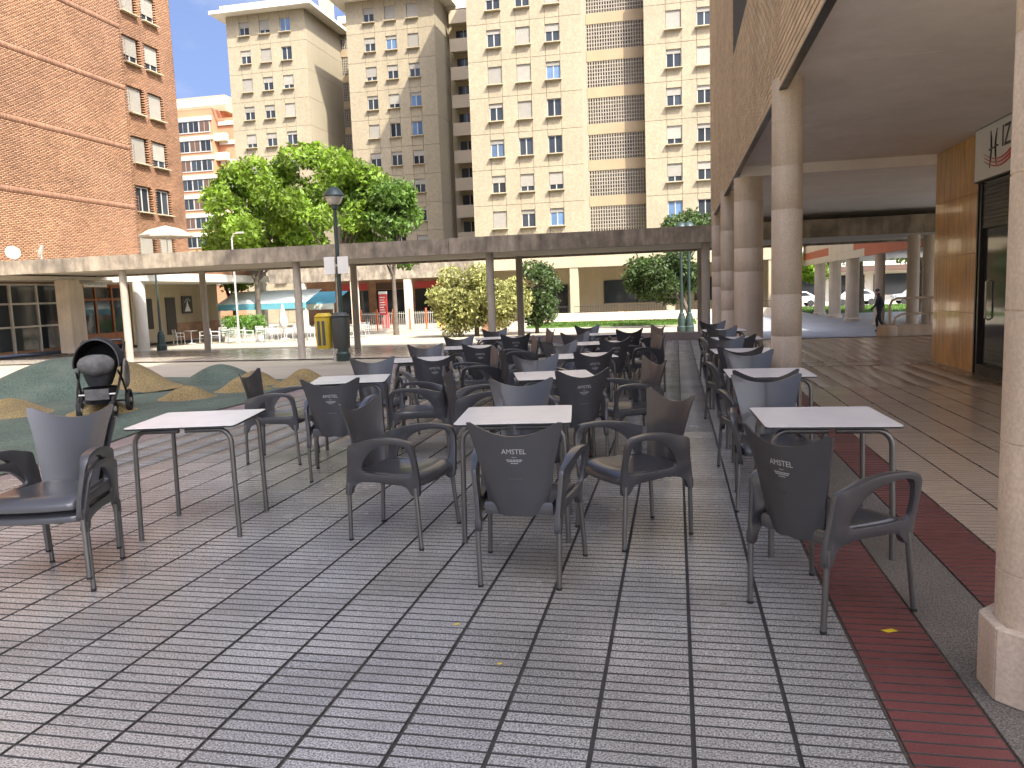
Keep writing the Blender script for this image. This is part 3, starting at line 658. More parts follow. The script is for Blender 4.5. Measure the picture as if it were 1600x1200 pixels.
def tree(name, label, base, trunk_h, crown, n, size, m, seed, group=None, r=.16, nclump=34, clr=(.55, 1.1), cat='tree', lean=(0, 0)):
    rg = random.Random(seed); t = thing(name, label, cat, base, 0, group); cx, cy, cz, rx, ry, rz = crown
    cl = []
    for i in range(nclump):
        while True:
            d = Vector((rg.gauss(0, 1), rg.gauss(0, 1), rg.gauss(0, 1)))
            if d.length > .1: break
        d.normalize(); q = rg.uniform(.35, 1) ** .6
        cl.append((cx + d.x * rx * q, cy + d.y * ry * q, cz + d.z * rz * q, rg.uniform(*clr)))
    o = leaves('crown', cl, n, size, m, None); o.parent = t
    mb = MB(); tp = Vector((lean[0], lean[1], trunk_h)); mb.tube([(0, 0, -.1), (lean[0] * .2, lean[1] * .2, trunk_h * .35), (lean[0] * .6, lean[1] * .6, trunk_h * .7), tp], [r * 1.25, r, r * .85, r * .7], 9)
    for i in range(9):
        e = Vector(cl[i * 3 % len(cl)][:3]); mid = (tp + e) / 2 + Vector((rg.uniform(-.2, .2), rg.uniform(-.2, .2), rg.uniform(.0, .3)))
        mb.tube([tp - Vector((0, 0, rg.uniform(0, .5))), mid, e], [r * .5, r * .3, .02], 6)
    mb.build('trunk', m_bark, t, smooth=60); return t
gT = 'plane trees behind the canopy'
tree('shade_tree', 'bright green leafy tree left of the street lamp, behind the canopy', (-24.2, 42.5, -.72), 3.6, (0, 0, 7.4, 3.7, 3.0, 3.0), 13000, .17, m_leafA, 11, gT, .17, 42)
tree('shade_tree', 'tall bright green tree directly behind the street lamp', (-19.6, 43.6, -.72), 3.8, (-.2, 0, 7.9, 3.5, 3.0, 3.2), 13000, .17, m_leafA, 12, gT, .18, 42)
tree('shade_tree', 'shade-toned green tree right of the street lamp, touching the middle tower', (-16.6, 45.0, -.74), 3.6, (-.3, 0, 7.0, 2.2, 2.2, 2.8), 9000, .17, m_leafM, 13, gT, .15, 30)  # darker leaf colour stands in for the shaded side of the broad crown
tree('background_tree', 'bright tree mass low behind the brick block corner', (-27.6, 45.5, -.74), 2.0, (0, 0, 5.2, 1.8, 1.8, 2.2), 5000, .17, m_leafA, 15, gT, .14, 22)
tree('ornamental_shrub', 'pale yellow green shrub in the sun beside the play fence', (-10.6, 41.2, -.73), 1.0, (.1, 0, 1.85, 2.75, 1.5, 1.6), 15000, .11, m_leafC, 21, None, .12, 34, (.5, .9), 'shrub')
tree('ornamental_shrub', 'dark shrub behind the rear canopy column', (-7.6, 43.0, -.74), 1.0, (0, 0, 2.3, 1.1, 1.0, 1.6), 5000, .12, m_leafB, 22, None, .1, 18, (.5, .8), 'shrub')
tree('evergreen_tree', 'dark leaning evergreen tree under the canopy on the right', (.85, 46.6, -.76), 2.0, (-1.5, 0, 3.0, 1.9, 1.5, 1.35), 12000, .12, m_leafB, 23, None, .13, 30, (.5, .85), 'tree', (-.7, 0))
tree('roof_bush', 'feathery grey green bush rising above the canopy roof on the right', (.8, 52, -.77), 4.0, (.3, 0, 6.0, 1.9, 1.3, 1.0), 5000, .13, m_leafB, 24, None, .12, 18, (.45, .75), 'bush')
tree('street_tree', 'tree with thick dark trunk on the lawn beyond the far columns', (13.1, 62, -.8), 4.0, (0, 0, 5.6, 4.0, 3.5, 2.0), 9000, .17, m_leafA, 31, 'trees in the street park', .42, 30)
tree('street_tree', 'tree on the lawn right of the thick trunk, near the railing', (16.4, 58, -.8), 3.0, (0, 0, 5.0, 3.2, 3, 1.6), 7000, .17, m_leafA, 32, 'trees in the street park', .3, 26)
tree('street_tree', 'sunlit tree far back between the left pair of far columns', (10.2, 74, -.8), 2.6, (0, 0, 4.8, 3.6, 3, 2.4), 7000, .19, m_leafA, 33, 'trees in the street park', .3, 26)

# ------------------------------------------------------------------ street furniture
def lamp(x, y, h, label, lantern=True, group=None, r=.06):
    z = gz(x, y); t = thing('street_lamp', label, 'street lamp', (x, y, z), 0, group)
    MB().lathe([(.24, 0), (.24, .25), (.19, .3), (.17, .75), (.12, .85), (.13, .9), (r * 1.5, .95)], 16).build('base', m_lampg, t, smooth=40)
    MB().lathe([(r * 1.35, .94), (r * 1.15, h * .5), (r, h - .75)], 14).build('pole', m_lampg, t, smooth=40)
    if lantern:
        MB().lathe([(r, h - .76), (.11, h - .72), (.12, h - .6)], 16).build('collar', m_lampg, t, smooth=40)
        MB().lathe([(.11, h - .6), (.19, h - .56), (.27, h - .42), (.28, h - .32)], 20).build('glass', m_alu, t, smooth=40)
        MB().lathe([(.34, h - .34), (.35, h - .30), (.29, h - .2), (.2, h - .08), (.05, h - .02), (.02, h + .02)], 20).build('cap', m_lampg, t, smooth=40)
    return t
l1 = lamp(-11.0, 24.6, 5.75, 'green street lamp with domed lantern in front of the canopy')
bs = thing('sign_board', 'pair of blank white sign plates fixed on the street lamp pole', 'sign', (-11.0, 24.6, 2.62))
for a in (-.25, .23): MB().box(a - .19, a + .19, -.14, -.11, -.28, .28).build('plate', m_signw, bs, bevel=.01)
MB().box(-.4, .4, -.11, -.085, -.03, .03).build('bracket', m_alu, bs)
lamp(-24.4, 33.6, 4.6, 'slim grey street lamp at the sunny porch corner', True, None, .045)
for k, x in enumerate((.25, .62)): lamp(x, 40.0, 5.4, ('dark twin lamp post by the leaning evergreen, left of the two', 'dark twin lamp post by the leaning evergreen, right of the two')[k], True, 'dark twin lamp posts', .06)
sp = thing('street_lamp', 'thin white street light rising above the canopy at the bright tree', 'street lamp', (-23.2, 38.5, -.7)); MB().tube([(0, 0, 0), (0, 0, 5.6), (.12, 0, 5.85), (.4, 0, 5.9)], [.06, .045, .04, .04], 8).build('pole', m_alu, sp); MB().box(.3, .7, -.1, .1, 5.86, 5.95).build('lamp_head', m_alu, sp)
bn = thing('litter_bin', 'yellow and dark twin litter bin on a post by the street lamp', 'bin', (-10.45, 22.7, gz(-10.45, 22.7)))
bn.scale = (.84, .84, .84)
MB().tube([(0, 0, 0), (0, 0, 1.5)], .035).build('post', m_alu, bn); MB().box(-.14, .14, -.1, .1, 0, .012).build('foot_plate', m_alu, bn)
def shell(w0, w1, d0, d1, h, z0):
    mb = MB(); a = [(w0 / 2 * math.copysign(abs(math.cos(q)) ** .6, math.cos(q)), d0 / 2 * math.copysign(abs(math.sin(q)) ** .6, math.sin(q))) for q in np.linspace(0, 2 * math.pi, 24, endpoint=False)]
    lay = [(.9, z0), (1.0, z0 + .04), (w1 / w0, z0 + h)]
    v = [(p[0] * s_, p[1] * s_, z) for s_, z in lay for p in a]; f = [(i * 24 + k, i * 24 + (k + 1) % 24, (i + 1) * 24 + (k + 1) % 24, (i + 1) * 24 + k) for i in range(2) for k in range(24)]
    return mb.add(v, f + [tuple(range(23, -1, -1)), tuple(48 + k for k in range(24))])
for sx, m_, nm in ((-.33, m_yel, 'bin_body'), (.33, m_bin, 'bin_body')):
    o = shell(.56, .64, .5, .55, 1.15, .55).build(nm, m_, bn, smooth=40); o.location = (sx, -.02, 0)
    lid = shell(.66, .4, .57, .3, .16, 1.705).build('lid', m_bin if sx > 0 else m_yel, o, smooth=40)
for a in (-.42, -.24): MB().box(a - .055, a + .055, -.300, -.27, .68, 1.58).build('dark_stripe', m_bin, bn)
tt = thing('info_totem', 'red information totem on a thin pole before the play fence', 'sign', (-18.7, 48.5, -.77)); MB().tube([(0, 0, 0), (0, 0, 1.9)], .05).build('pole', m_alu, tt); MB().box(-.28, .28, -.06, .06, 1.15, 2.5).build('panel', m_signr, tt, bevel=.02); MB().box(-.28, .28, -.06, .06, 2.502, 2.68).build('header', m_signw, tt)
for k in range(7): MB().box(-.2, .16 - .05 * (k % 3), -.066, -.0605, 1.3 + k * .16, 1.36 + k * .16).build('printed_line', m_signw, tt)
# play fence
fn = thing('play_fence', 'orange and grey picket fence along the far playground', 'fence', (-16.4, 50.2, -.77))
pk = MB().box(-.018, .018, -.01, .01, .08, 1.3).mesh('picket', m_alu); pk2 = MB().box(-.05, .05, -.04, .04, 0, 1.5).mesh('post', m_orange)
for i in range(66):
    x = -4.6 + i * .145; link('post' if i % 8 == 0 else 'picket', pk2 if i % 8 == 0 else pk, fn, (x, 0, 0))
for z in (.15, 1.15): MB().box(-4.6, 5.0, -.025, .025, z, z + .05).build('rail', m_alu, fn)
MB().box(-4.7, 5.1, -.12, .12, 0, .07).build('kerb', m_conc, fn)
for x, y, c, s_, l in ((-15.9, 52, m_yel, .5, 'yellow playground post with arms behind the fence'), (-13.6, 52, m_signb, .45, 'blue playground cube behind the fence'), (-19.9, 52, m_signr, .5, 'red playground panel behind the fence')):
    pl = thing('play_tower', l, 'play equipment', (x, y, -.77)); MB().box(-s_ / 2, s_ / 2, -.15, .15, .05, .9).lathe([(.2, .9), (.25, 1.1), (.1, 1.35)], 10).build('panel', c, pl, bevel=.03)
bp = thing('brick_pillar', 'brick gate pillar with a red metal door next to the play fence', 'pillar', (-11.0, 47.2, -.77))
bx('shaft', m_cream, bp, -11.7, -10.35, 46.9, 47.6, -.77, .95); bx('cap', m_conc, bp, -11.78, -10.27, 46.82, 47.68, .951, 1.05); bx('metal_door', m_terr, bp, -11.2, -10.5, 46.85, 46.895, -.4, .5); bx('brick_edge', m_brickL, bp, -11.75, -11.3, 46.84, 46.895, -.76, .6)
op = thing('gate_post', 'slim orange post beside the brick gate pillar', 'post', (-9.3, 46.6, -.77)); MB().box(-.08, .08, -.08, .08, 0, 1.5).build('shaft', m_orange, op); MB().box(-.22, .22, -.2, .2, 0, .1).build('foot', m_conc, op)
# bar: awnings, hedge, closed parasol, bistro chairs
def awning(x0, x1, y, zt, m_top, m_val, label, stripes):
    t = thing('bar_awning', label, 'awning', ((x0 + x1) / 2, y, gz(x0, y))); o = Vector(t.location); n = int((x1 - x0) / .45)
    for i in range(n):
        a, b = x0 + (x1 - x0) * i / n, x0 + (x1 - x0) * (i + 1) / n
        mb = MB().add([(a, y, zt - .75), (b, y, zt - .75), (b, y + 2.2, zt), (a, y + 2.2, zt), (a, y, zt - .72), (b, y, zt - .72), (b, y + 2.2, zt + .03), (a, y + 2.2, zt + .03)], [(0, 3, 2, 1), (4, 5, 6, 7), (0, 1, 5, 4), (1, 2, 6, 5), (2, 3, 7, 6), (3, 0, 4, 7)])
        mb.v = [tuple(Vector(p) - o) for p in mb.v]; mb.build('canvas_strip', (m_top if (i % 2 or not stripes) else m_teal) if stripes == 1 else m_top, t)
    bx('valance', m_val, t, x0 + .1, x1, y - .03, y - .005, zt - 1.1, zt - .74)
    for x in (x0 + .1, x1 - .1): MB().tube([Vector((x, y + .1, gz(x0, y))) - o, Vector((x, y + .1, zt - .75)) - o], .05).build('pole', m_white, t)
awning(-27.0, -21.2, 42.6, 2.15, m_awn, m_teal, 'pale striped bar awning with teal valance', 0)
awning(-24.7, -21.0, 46, 2.0, m_awnb, m_awn, 'blue bar awning with pale valance behind the canopy column', 0)
hd = thing('hedge', 'clipped bright green hedge under the pale awning', 'hedge', (-24.9, 41.9, -.73)); o = leaves('foliage', [(x, y, z, .34) for x in np.linspace(-1, 1, 7) for y in (-.2, .2) for z in (.6, .95, 1.25)], 8000, .06, m_hedge, None); o.parent = hd
MB().box(-1.1, 1.1, -.3, .3, 0, .42).build('planter', m_white, hd)
cp = thing('closed_parasol', 'closed white parasol standing at the bar terrace', 'parasol', (-22.6, 42.4, -.74)); MB().lathe([(.03, 0), (.03, .6), (.22, .75), (.26, 1.1), (.12, 1.7), (.03, 2.1)], 12).build('folded_canopy', m_white, cp, smooth=50); MB().lathe([(.3, 0), (.3, .06), (.05, .1)], 12).build('base', m_conc, cp)
bc = thing('bistro_chair', 'white metal bistro chair on the sunny bar terrace', 'chair', (0, 0, 0), 0, 'white metal bistro chairs at the bar')
MB().box(-.2, .2, -.2, .2, .43, .45).build('seat', m_steel, bc)
for sx in (-1, 1):
    MB().tube([(sx * .22, -.22, 0), (sx * .21, -.2, .45), (sx * .2, -.27, .84)], .02, 6).build('leg', m_steel, bc); MB().tube([(sx * .22, .22, 0), (sx * .22, .2, .64), (sx * .21, -.22, .66)], .02, 6).build('leg', m_steel, bc)
bk = MB()
for z in (.55, .65, .75, .83): bk.box(-.2, .2, -.27, -.245, z - .018, z + .018)
bk.build('backrest', m_steel, bc)
bt = thing('bistro_table', 'round white metal bistro table on the sunny bar terrace', 'table', (0, 0, 0), 0, 'white metal bistro tables at the bar')
MB().lathe([(.35, .71), (.36, .73), (.35, .74)], 18).build('tabletop', m_steel, bt); MB().tube([(0, 0, .02), (0, 0, .71)], .03).build('stem', m_steel, bt); MB().lathe([(.25, 0), (.22, .03), (.03, .06)], 14).build('base', m_steel, bt)
first = True
PH = ('second bistro table from the left', 'third bistro table from the left', 'fourth bistro table from the left', 'rearmost right bistro table', 'leftmost bistro table by the porch', 'rear table by the blue awning')
SD = ('far right', 'far left', 'near left', 'near right')
for i, (x, y) in enumerate(((-24.9, 40.2), (-22.9, 40.4), (-20.9, 40.8), (-18.6, 43.2), (-26.9, 39.7), (-20.4, 44.6))):
    t = bt if i == 0 else copy_tree(bt); t.location = (x, y, gz(x, y)); t['label'] = 'round white metal table, ' + PH[i]
    for k in range(4):
        if i == 4 and k % 2: continue
        a = R(45 + 90 * k + random.uniform(-18, 18)); c = bc if first else copy_tree(bc); first = False
        c.location = (x + .68 * math.cos(a), y + .68 * math.sin(a), gz(x, y)); c.rotation_euler = (0, 0, a + R(90) + random.uniform(-.3, .3)); c['label'] = 'white metal chair on the ' + SD[k] + ' side of the ' + PH[i]
# right background: second arcade, ramp rail, cars, person
sb = thing('striped_arcade_building', 'low building with terracotta and cream striped fascia on columns, beyond the arcade', 'building', (10, 48, -.75))
rows_ = [(2.72, 3.12, [(33, 42.5, m_terr), (42.5, 62, m_pale)]), (3.12, 3.6, [(33, 45, m_terr), (45, 52, m_pale), (52, 62, m_terr)]), (3.6, 4.1, [(33, 40, m_brown), (40, 48, m_terr), (48, 62, m_pale)]), (4.1, 4.7, [(33, 44, m_brown), (44, 50, m_pale), (50, 62, m_brown)])]
for z0_, z1_, sg_ in rows_:
    for k, (a, b_, m__) in enumerate(sg_): bx('fascia_panel', m__, sb, 9.25 - .01 * (k % 2), 9.4, a + .004, b_ - .004, z0_ + .003, z1_ - .003)
bx('slab', m_soff, sb, 9.41, 18, 34, 62, 2.9, 4.6)
for y, r_ in ((41.5, .24), (47.6, .36), (52.6, .36), (57.9, .36)):
    column(9.75, y, r_, -.77, 2.9, m_conc, sb, rings=False); q = MB().lathe([(r_ + .08, -.77), (r_ + .08, -.62), (r_ + .02, -.55)], 24).build('column_base', m_conc, sb, smooth=40); q.location = Vector((9.75, y, 0)) - Vector(sb.location)
bx('rear_wall', m_cream, sb, 13.5, 14, 34, 46, -.77, 2.89)
column(8.0, 29.5, .2, -.66, 3.0, m_conc, per, rings=False); column(8.6, 29.8, .22, -.66, 3.0, m_conc, per, rings=False)
rw = thing('ramp_wall', 'low concrete ramp wall with rounded end under the tube handrail', 'wall', (6.5, 22.7, 0)); bx('wall', m_conc, rw, 5.55, 12, 22.55, 22.85, -.3, .3); MB().lathe([(.27, -.3), (.27, .24), (.2, .3)], 16, (-.95, 0)).build('end_post', m_conc, rw, smooth=40)
hr = thing('ramp_handrail', 'cream tubular handrail with rounded end on the ramp wall', 'handrail', (5.6, 22.7, .3))
MB().tube([(0, 0, 0), (0, 0, .5), (.05, 0, .64), (.18, 0, .7), (4, 0, .7)], .035, 8).build('upper_rail', m_conc, hr, smooth=60); MB().tube([(.12, 0, 0), (.14, 0, .18), (.3, 0, .28), (4, 0, .28)], .03, 8).build('lower_rail', m_conc, hr, smooth=60)
for x in (1.0, 2.2): MB().tube([(x, 0, 0), (x, 0, .7)], .03, 8).build('post', m_conc, hr)
def car(x, y, rz, m, label):
    t = thing('parked_car', label, 'car', (x, y, -.78), rz, 'cars parked beyond the lawn')
    pr_ = [(-2.1, .35), (-2.1, .75), (-1.9, .92), (-1.1, .98), (-.55, 1.42), (.9, 1.45), (1.6, 1.05), (2.05, .95), (2.1, .4)]
    MB().prism(pr_, 'y', -.82, .82).build('body', m, t, bevel=.06, smooth=40)
    for s_ in (-1, 1): MB().prism([(-.95, .98), (-.48, 1.36), (.82, 1.38), (1.35, 1.03)], 'y', s_ * .821, s_ * .83).build('side_window', m_glass, t)
    for wx in (-1.3, 1.3):
        for s_ in (-1, 1): o = MB().lathe([(.2, -.1), (.31, -.09), (.32, 0), (.31, .09), (.2, .1)], 18).build('wheel', m_tyre, t, smooth=40); o.location = (wx, s_ * .76, .32); o.rotation_euler = (R(90), 0, 0)
car(16.6, 80, R(4), m_car, 'white parked car framed between the far columns'); car(11.2, 80, R(3), m_car, 'white parked car at the left, beside the arcade column'); car(21.8, 79, R(2), m_carg, 'silver parked car behind the ramp handrail')
fs = thing('street_shop', 'pale shop front with dark awning across the street', 'building', (22, 100, -.8)); bx('wall', m_white, fs, 8, 40, 100, 106, -.8, 9); bx('shop_awning', m_brown, fs, 12, 34, 97.5, 99.99, 2.6, 3.2)
for k in range(6): bx('shop_window', m_glass, fs, 9 + k * 4.6, 12.6 + k * 4.6, 99.9, 99.99, -.2, 2.2)
pe = thing('person', 'person in dark clothes walking past the far column by the handrail', 'person', (8.35, 35.5, gz(8.35, 35.5)), R(60))
sk = bpy.data.meshes.new('body'); J = [(0, 0, .95), (0, .0, 1.2), (0, .03, 1.42), (0, .04, 1.52), (0, .07, 1.66), (.1, 0, .9), (.11, .14, .5), (.11, .08, .08), (.11, .2, .04), (-.1, 0, .9), (-.11, -.06, .5), (-.11, -.28, .1), (-.11, -.2, .03), (.19, .02, 1.38), (.25, -.08, 1.12), (.24, .06, .9), (-.19, .02, 1.38), (-.25, .1, 1.12), (-.23, .28, .95)]
E_ = [(0, 1), (1, 2), (2, 3), (3, 4), (0, 5), (5, 6), (6, 7), (7, 8), (0, 9), (9, 10), (10, 11), (11, 12), (2, 13), (13, 14), (14, 15), (2, 16), (16, 17), (17, 18)]
rad = [.15, .14, .13, .055, .095, .09, .065, .045, .04, .09, .065, .045, .04, .06, .045, .035, .06, .045, .035]
sk.from_pydata(J, E_, []); so_ = link('body', sk, pe); md = so_.modifiers.new('Skin', 'SKIN'); sub = so_.modifiers.new('Sub', 'SUBSURF'); sub.levels = sub.render_levels = 2
for i, v in enumerate(sk.skin_vertices[0].data): v.radius = (rad[i], rad[i]); v.use_root = (i == 0)
sk.materials.append(m_cloth); MB().lathe([(.02, -.12), (.07, -.1), (.085, 0), (.075, .09), (.02, .125)], 14).build('head', m_skin, pe, smooth=60).location = (0, .1, 1.68)
MB().lathe([(.088, .02), (.092, .06), (.08, .11), (.02, .14)], 14).build('hair', m_blackm, pe, smooth=60).location = (0, .09, 1.685)

# ------------------------------------------------------------------ playground mounds
def mound(x, y, r, h, m, label, ry=None, rough=0):
    t = MB(); ry = ry or r; z = gz(x, y)
    def fn(u, v):
        a = u * 2 * math.pi; q = v; hh = h * (.5 + .5 * math.cos(math.pi * q)) ** .8
        return (r * q * math.cos(a), ry * q * math.sin(a), hh)
    o = t.grid(fn, 36, 12).build('rubber_mound', m, None, smooth=60); o.location = (x, y, z + .005); return tag(o, label, 'play mound', 'rubber play mounds')
mound(-11.2, 12.6, 1.95, .62, m_rub_g, 'large green rubber mound behind the pushchair'); mound(-10.1, 12.75, 1.0, .52, m_rub_y, 'large yellow rubber mound right of the pushchair')
for x, y, r_, h, l in ((-9.5, 9.5, .62, .24, 'small yellow mound at the left edge'), (-8.1, 9.7, .5, .2, 'small yellow mound behind the pushchair wheels'), (-7.75, 11.2, .48, .2, 'low yellow mound, nearest right of the pushchair'), (-7.35, 12.2, .48, .24, 'yellow mound behind the side-on chair back'), (-7.75, 13.3, .55, .28, 'yellow mound, back left of the clustered pair'), (-6.95, 13.7, .5, .26, 'yellow mound, rightmost by the terrace'), (-6.75, 12.9, .42, .18, 'small yellow mound in front of the rightmost one')):
    mound(x, y, r_, h, m_rub_y, l)
mound(-9.3, 14.6, .9, .36, m_rub_g, 'low green mound beyond the yellow mound'); mound(-12.6, 11.2, .9, .12, m_rub_lg, 'flat lime green mound at the far left edge')

# ------------------------------------------------------------------ pushchair
pr = thing('pushchair', 'black pushchair with grey bundle parked on the green playground', 'pushchair', (-7.85, 9.4, .012), R(208))
def wheel(x, y, r, rz=0):
    o = MB().lathe([(r * .68, -.022), (r * .93, -.03), (r, -.012), (r, .012), (r * .93, .03), (r * .68, .022)], 24, cap=False).build('wheel', m_tyre, pr, smooth=40); o.location = (x, y, r); o.rotation_euler = (0, R(90), rz)
    MB().lathe([(.035, -.034), (.035, .034)], 12).build('hub', m_alu, o)
    s_ = MB()
    for k in range(6): a = k * 2 * math.pi / 6; s_.tube([(0, 0, 0), (r * .7 * math.cos(a), r * .7 * math.sin(a), 0)], .012, 5)
    s_.lathe([(r * .64, -.02), (r * .7, -.015), (r * .7, .015), (r * .64, .02)], 24, cap=False); s_.build('rim', m_blackm, o)
for sx in (-1, 1): wheel(sx * .30, -.30, .16); wheel(sx * .21, .34, .115, R(sx * 8))
for sx in (-1, 1):
    MB().tube([(sx * .22, .34, .2), (sx * .25, .18, .34), (sx * .27, -.12, .60), (sx * .28, -.42, .98)], .017, 8).build('frame_tube', m_blackm, pr)
    MB().tube([(sx * .30, -.30, .16), (sx * .28, -.1, .45), (sx * .26, .08, .62)], .016, 8).build('frame_tube', m_blackm, pr)
    MB().tube([(sx * .21, .34, .12), (sx * .215, .33, .24), (sx * .22, .3, .28)], .024, 8).build('fork', m_blackm, pr)
MB().tube([(-.28, -.42, .98), (-.25, -.45, 1.02), (.25, -.45, 1.02), (.28, -.42, .98)], .02, 8).build('handlebar', m_blackm, pr)
MB().tube([(-.3, -.3, .16), (.3, -.3, .16)], .014, 8).build('axle', m_blackm, pr); MB().tube([(-.24, .2, .31), (.24, .2, .31)], .014, 8).build('footrest_bar', m_alu, pr)
# storage basket: open tub
MB().grid(lambda u, v: (.225 * math.cos(2 * math.pi * u) * (.72 + .28 * v), -.03 + .26 * math.sin(2 * math.pi * u) * (.75 + .25 * v), .17 + .22 * v), 24, 5).grid(lambda u, v: ((u - .5) * .33, -.03 + (v - .5) * .38, .172), 3, 3).build('basket', m_fab, pr, smooth=60)
MB().grid(lambda u, v: ((u - .5) * .30, .23 + .02 * math.sin(3.14 * u), .24 + .15 * v), 8, 3).build('basket_pocket', m_blank, pr, smooth=60)
# seat bucket
def bucket(u, v):
    a = 2 * math.pi * u; z = .42 + .36 * v; k = .62 + .38 * math.sin(v * 1.57)
    return (.235 * math.copysign(abs(math.cos(a)) ** .7, math.cos(a)) * k, -.03 + .27 * math.sin(a) * k - .10 * v, z + .05 * math.sin(a) * v * -1)
MB().grid(bucket, 28, 8).grid(lambda u, v: ((u - .5) * .26, -.03 + (v - .5) * .3, .422), 3, 3).build('seat', m_fab, pr, smooth=60)
# hood: a deep curved shell open to the front
def hood(u, v):
    a = R(-8 + 196 * u); b = v; r_ = .285 + .02 * math.sin(3.14 * b)
    return (r_ * math.cos(a), -.40 + .52 * b - .06 * math.sin(a), .72 + (.34 + .03 * math.sin(3.14 * b)) * max(-.3, math.sin(a)) * (.52 + .48 * math.sin(.5 + 1.35 * b)))
hd_ = MB().grid(hood, 24, 10).build('hood', m_fab, pr, smooth=70); sm_ = hd_.modifiers.new('thick', 'SOLIDIFY'); sm_.thickness = .014
MB().grid(lambda u, v: (Vector(hood(u, .0)) * (1 - v) + Vector((0, -.38, .66)) * v), 24, 4).build('hood_back', m_fab, pr, smooth=70)
MB().tube([hood(k / 20, 1.0) for k in range(21)], .009, 6).build('hood_hoop', m_blackm, pr)
bl_ = MB().grid(lambda u, v: ((.225 + .02 * math.sin(5 * 6.28 * u) * math.sin(math.pi * v)) * math.cos(2 * math.pi * u) * math.sin(math.pi * v) ** .8, .08 + (.17 + .02 * math.sin(4 * 6.28 * u + 2)) * math.sin(2 * math.pi * u) * math.sin(math.pi * v) ** .8, .70 - .15 * math.cos(math.pi * v) + .018 * math.sin(17 * u) * math.sin(math.pi * v)), 40, 16)
bl_.build('bundle', m_blank, pr, smooth=70)
MB().grid(lambda u, v: (-.31 - .03 * math.sin(math.pi * v), -.16 + .2 * math.cos(2 * math.pi * u) * math.sin(math.pi * v * .5), .56 + .21 * math.sin(2 * math.pi * u) * math.sin(math.pi * v * .5)), 24, 6).build('hanging_bag', M('bag_pale', (.22, .20, .175), .9, .1, 6), pr, smooth=60)

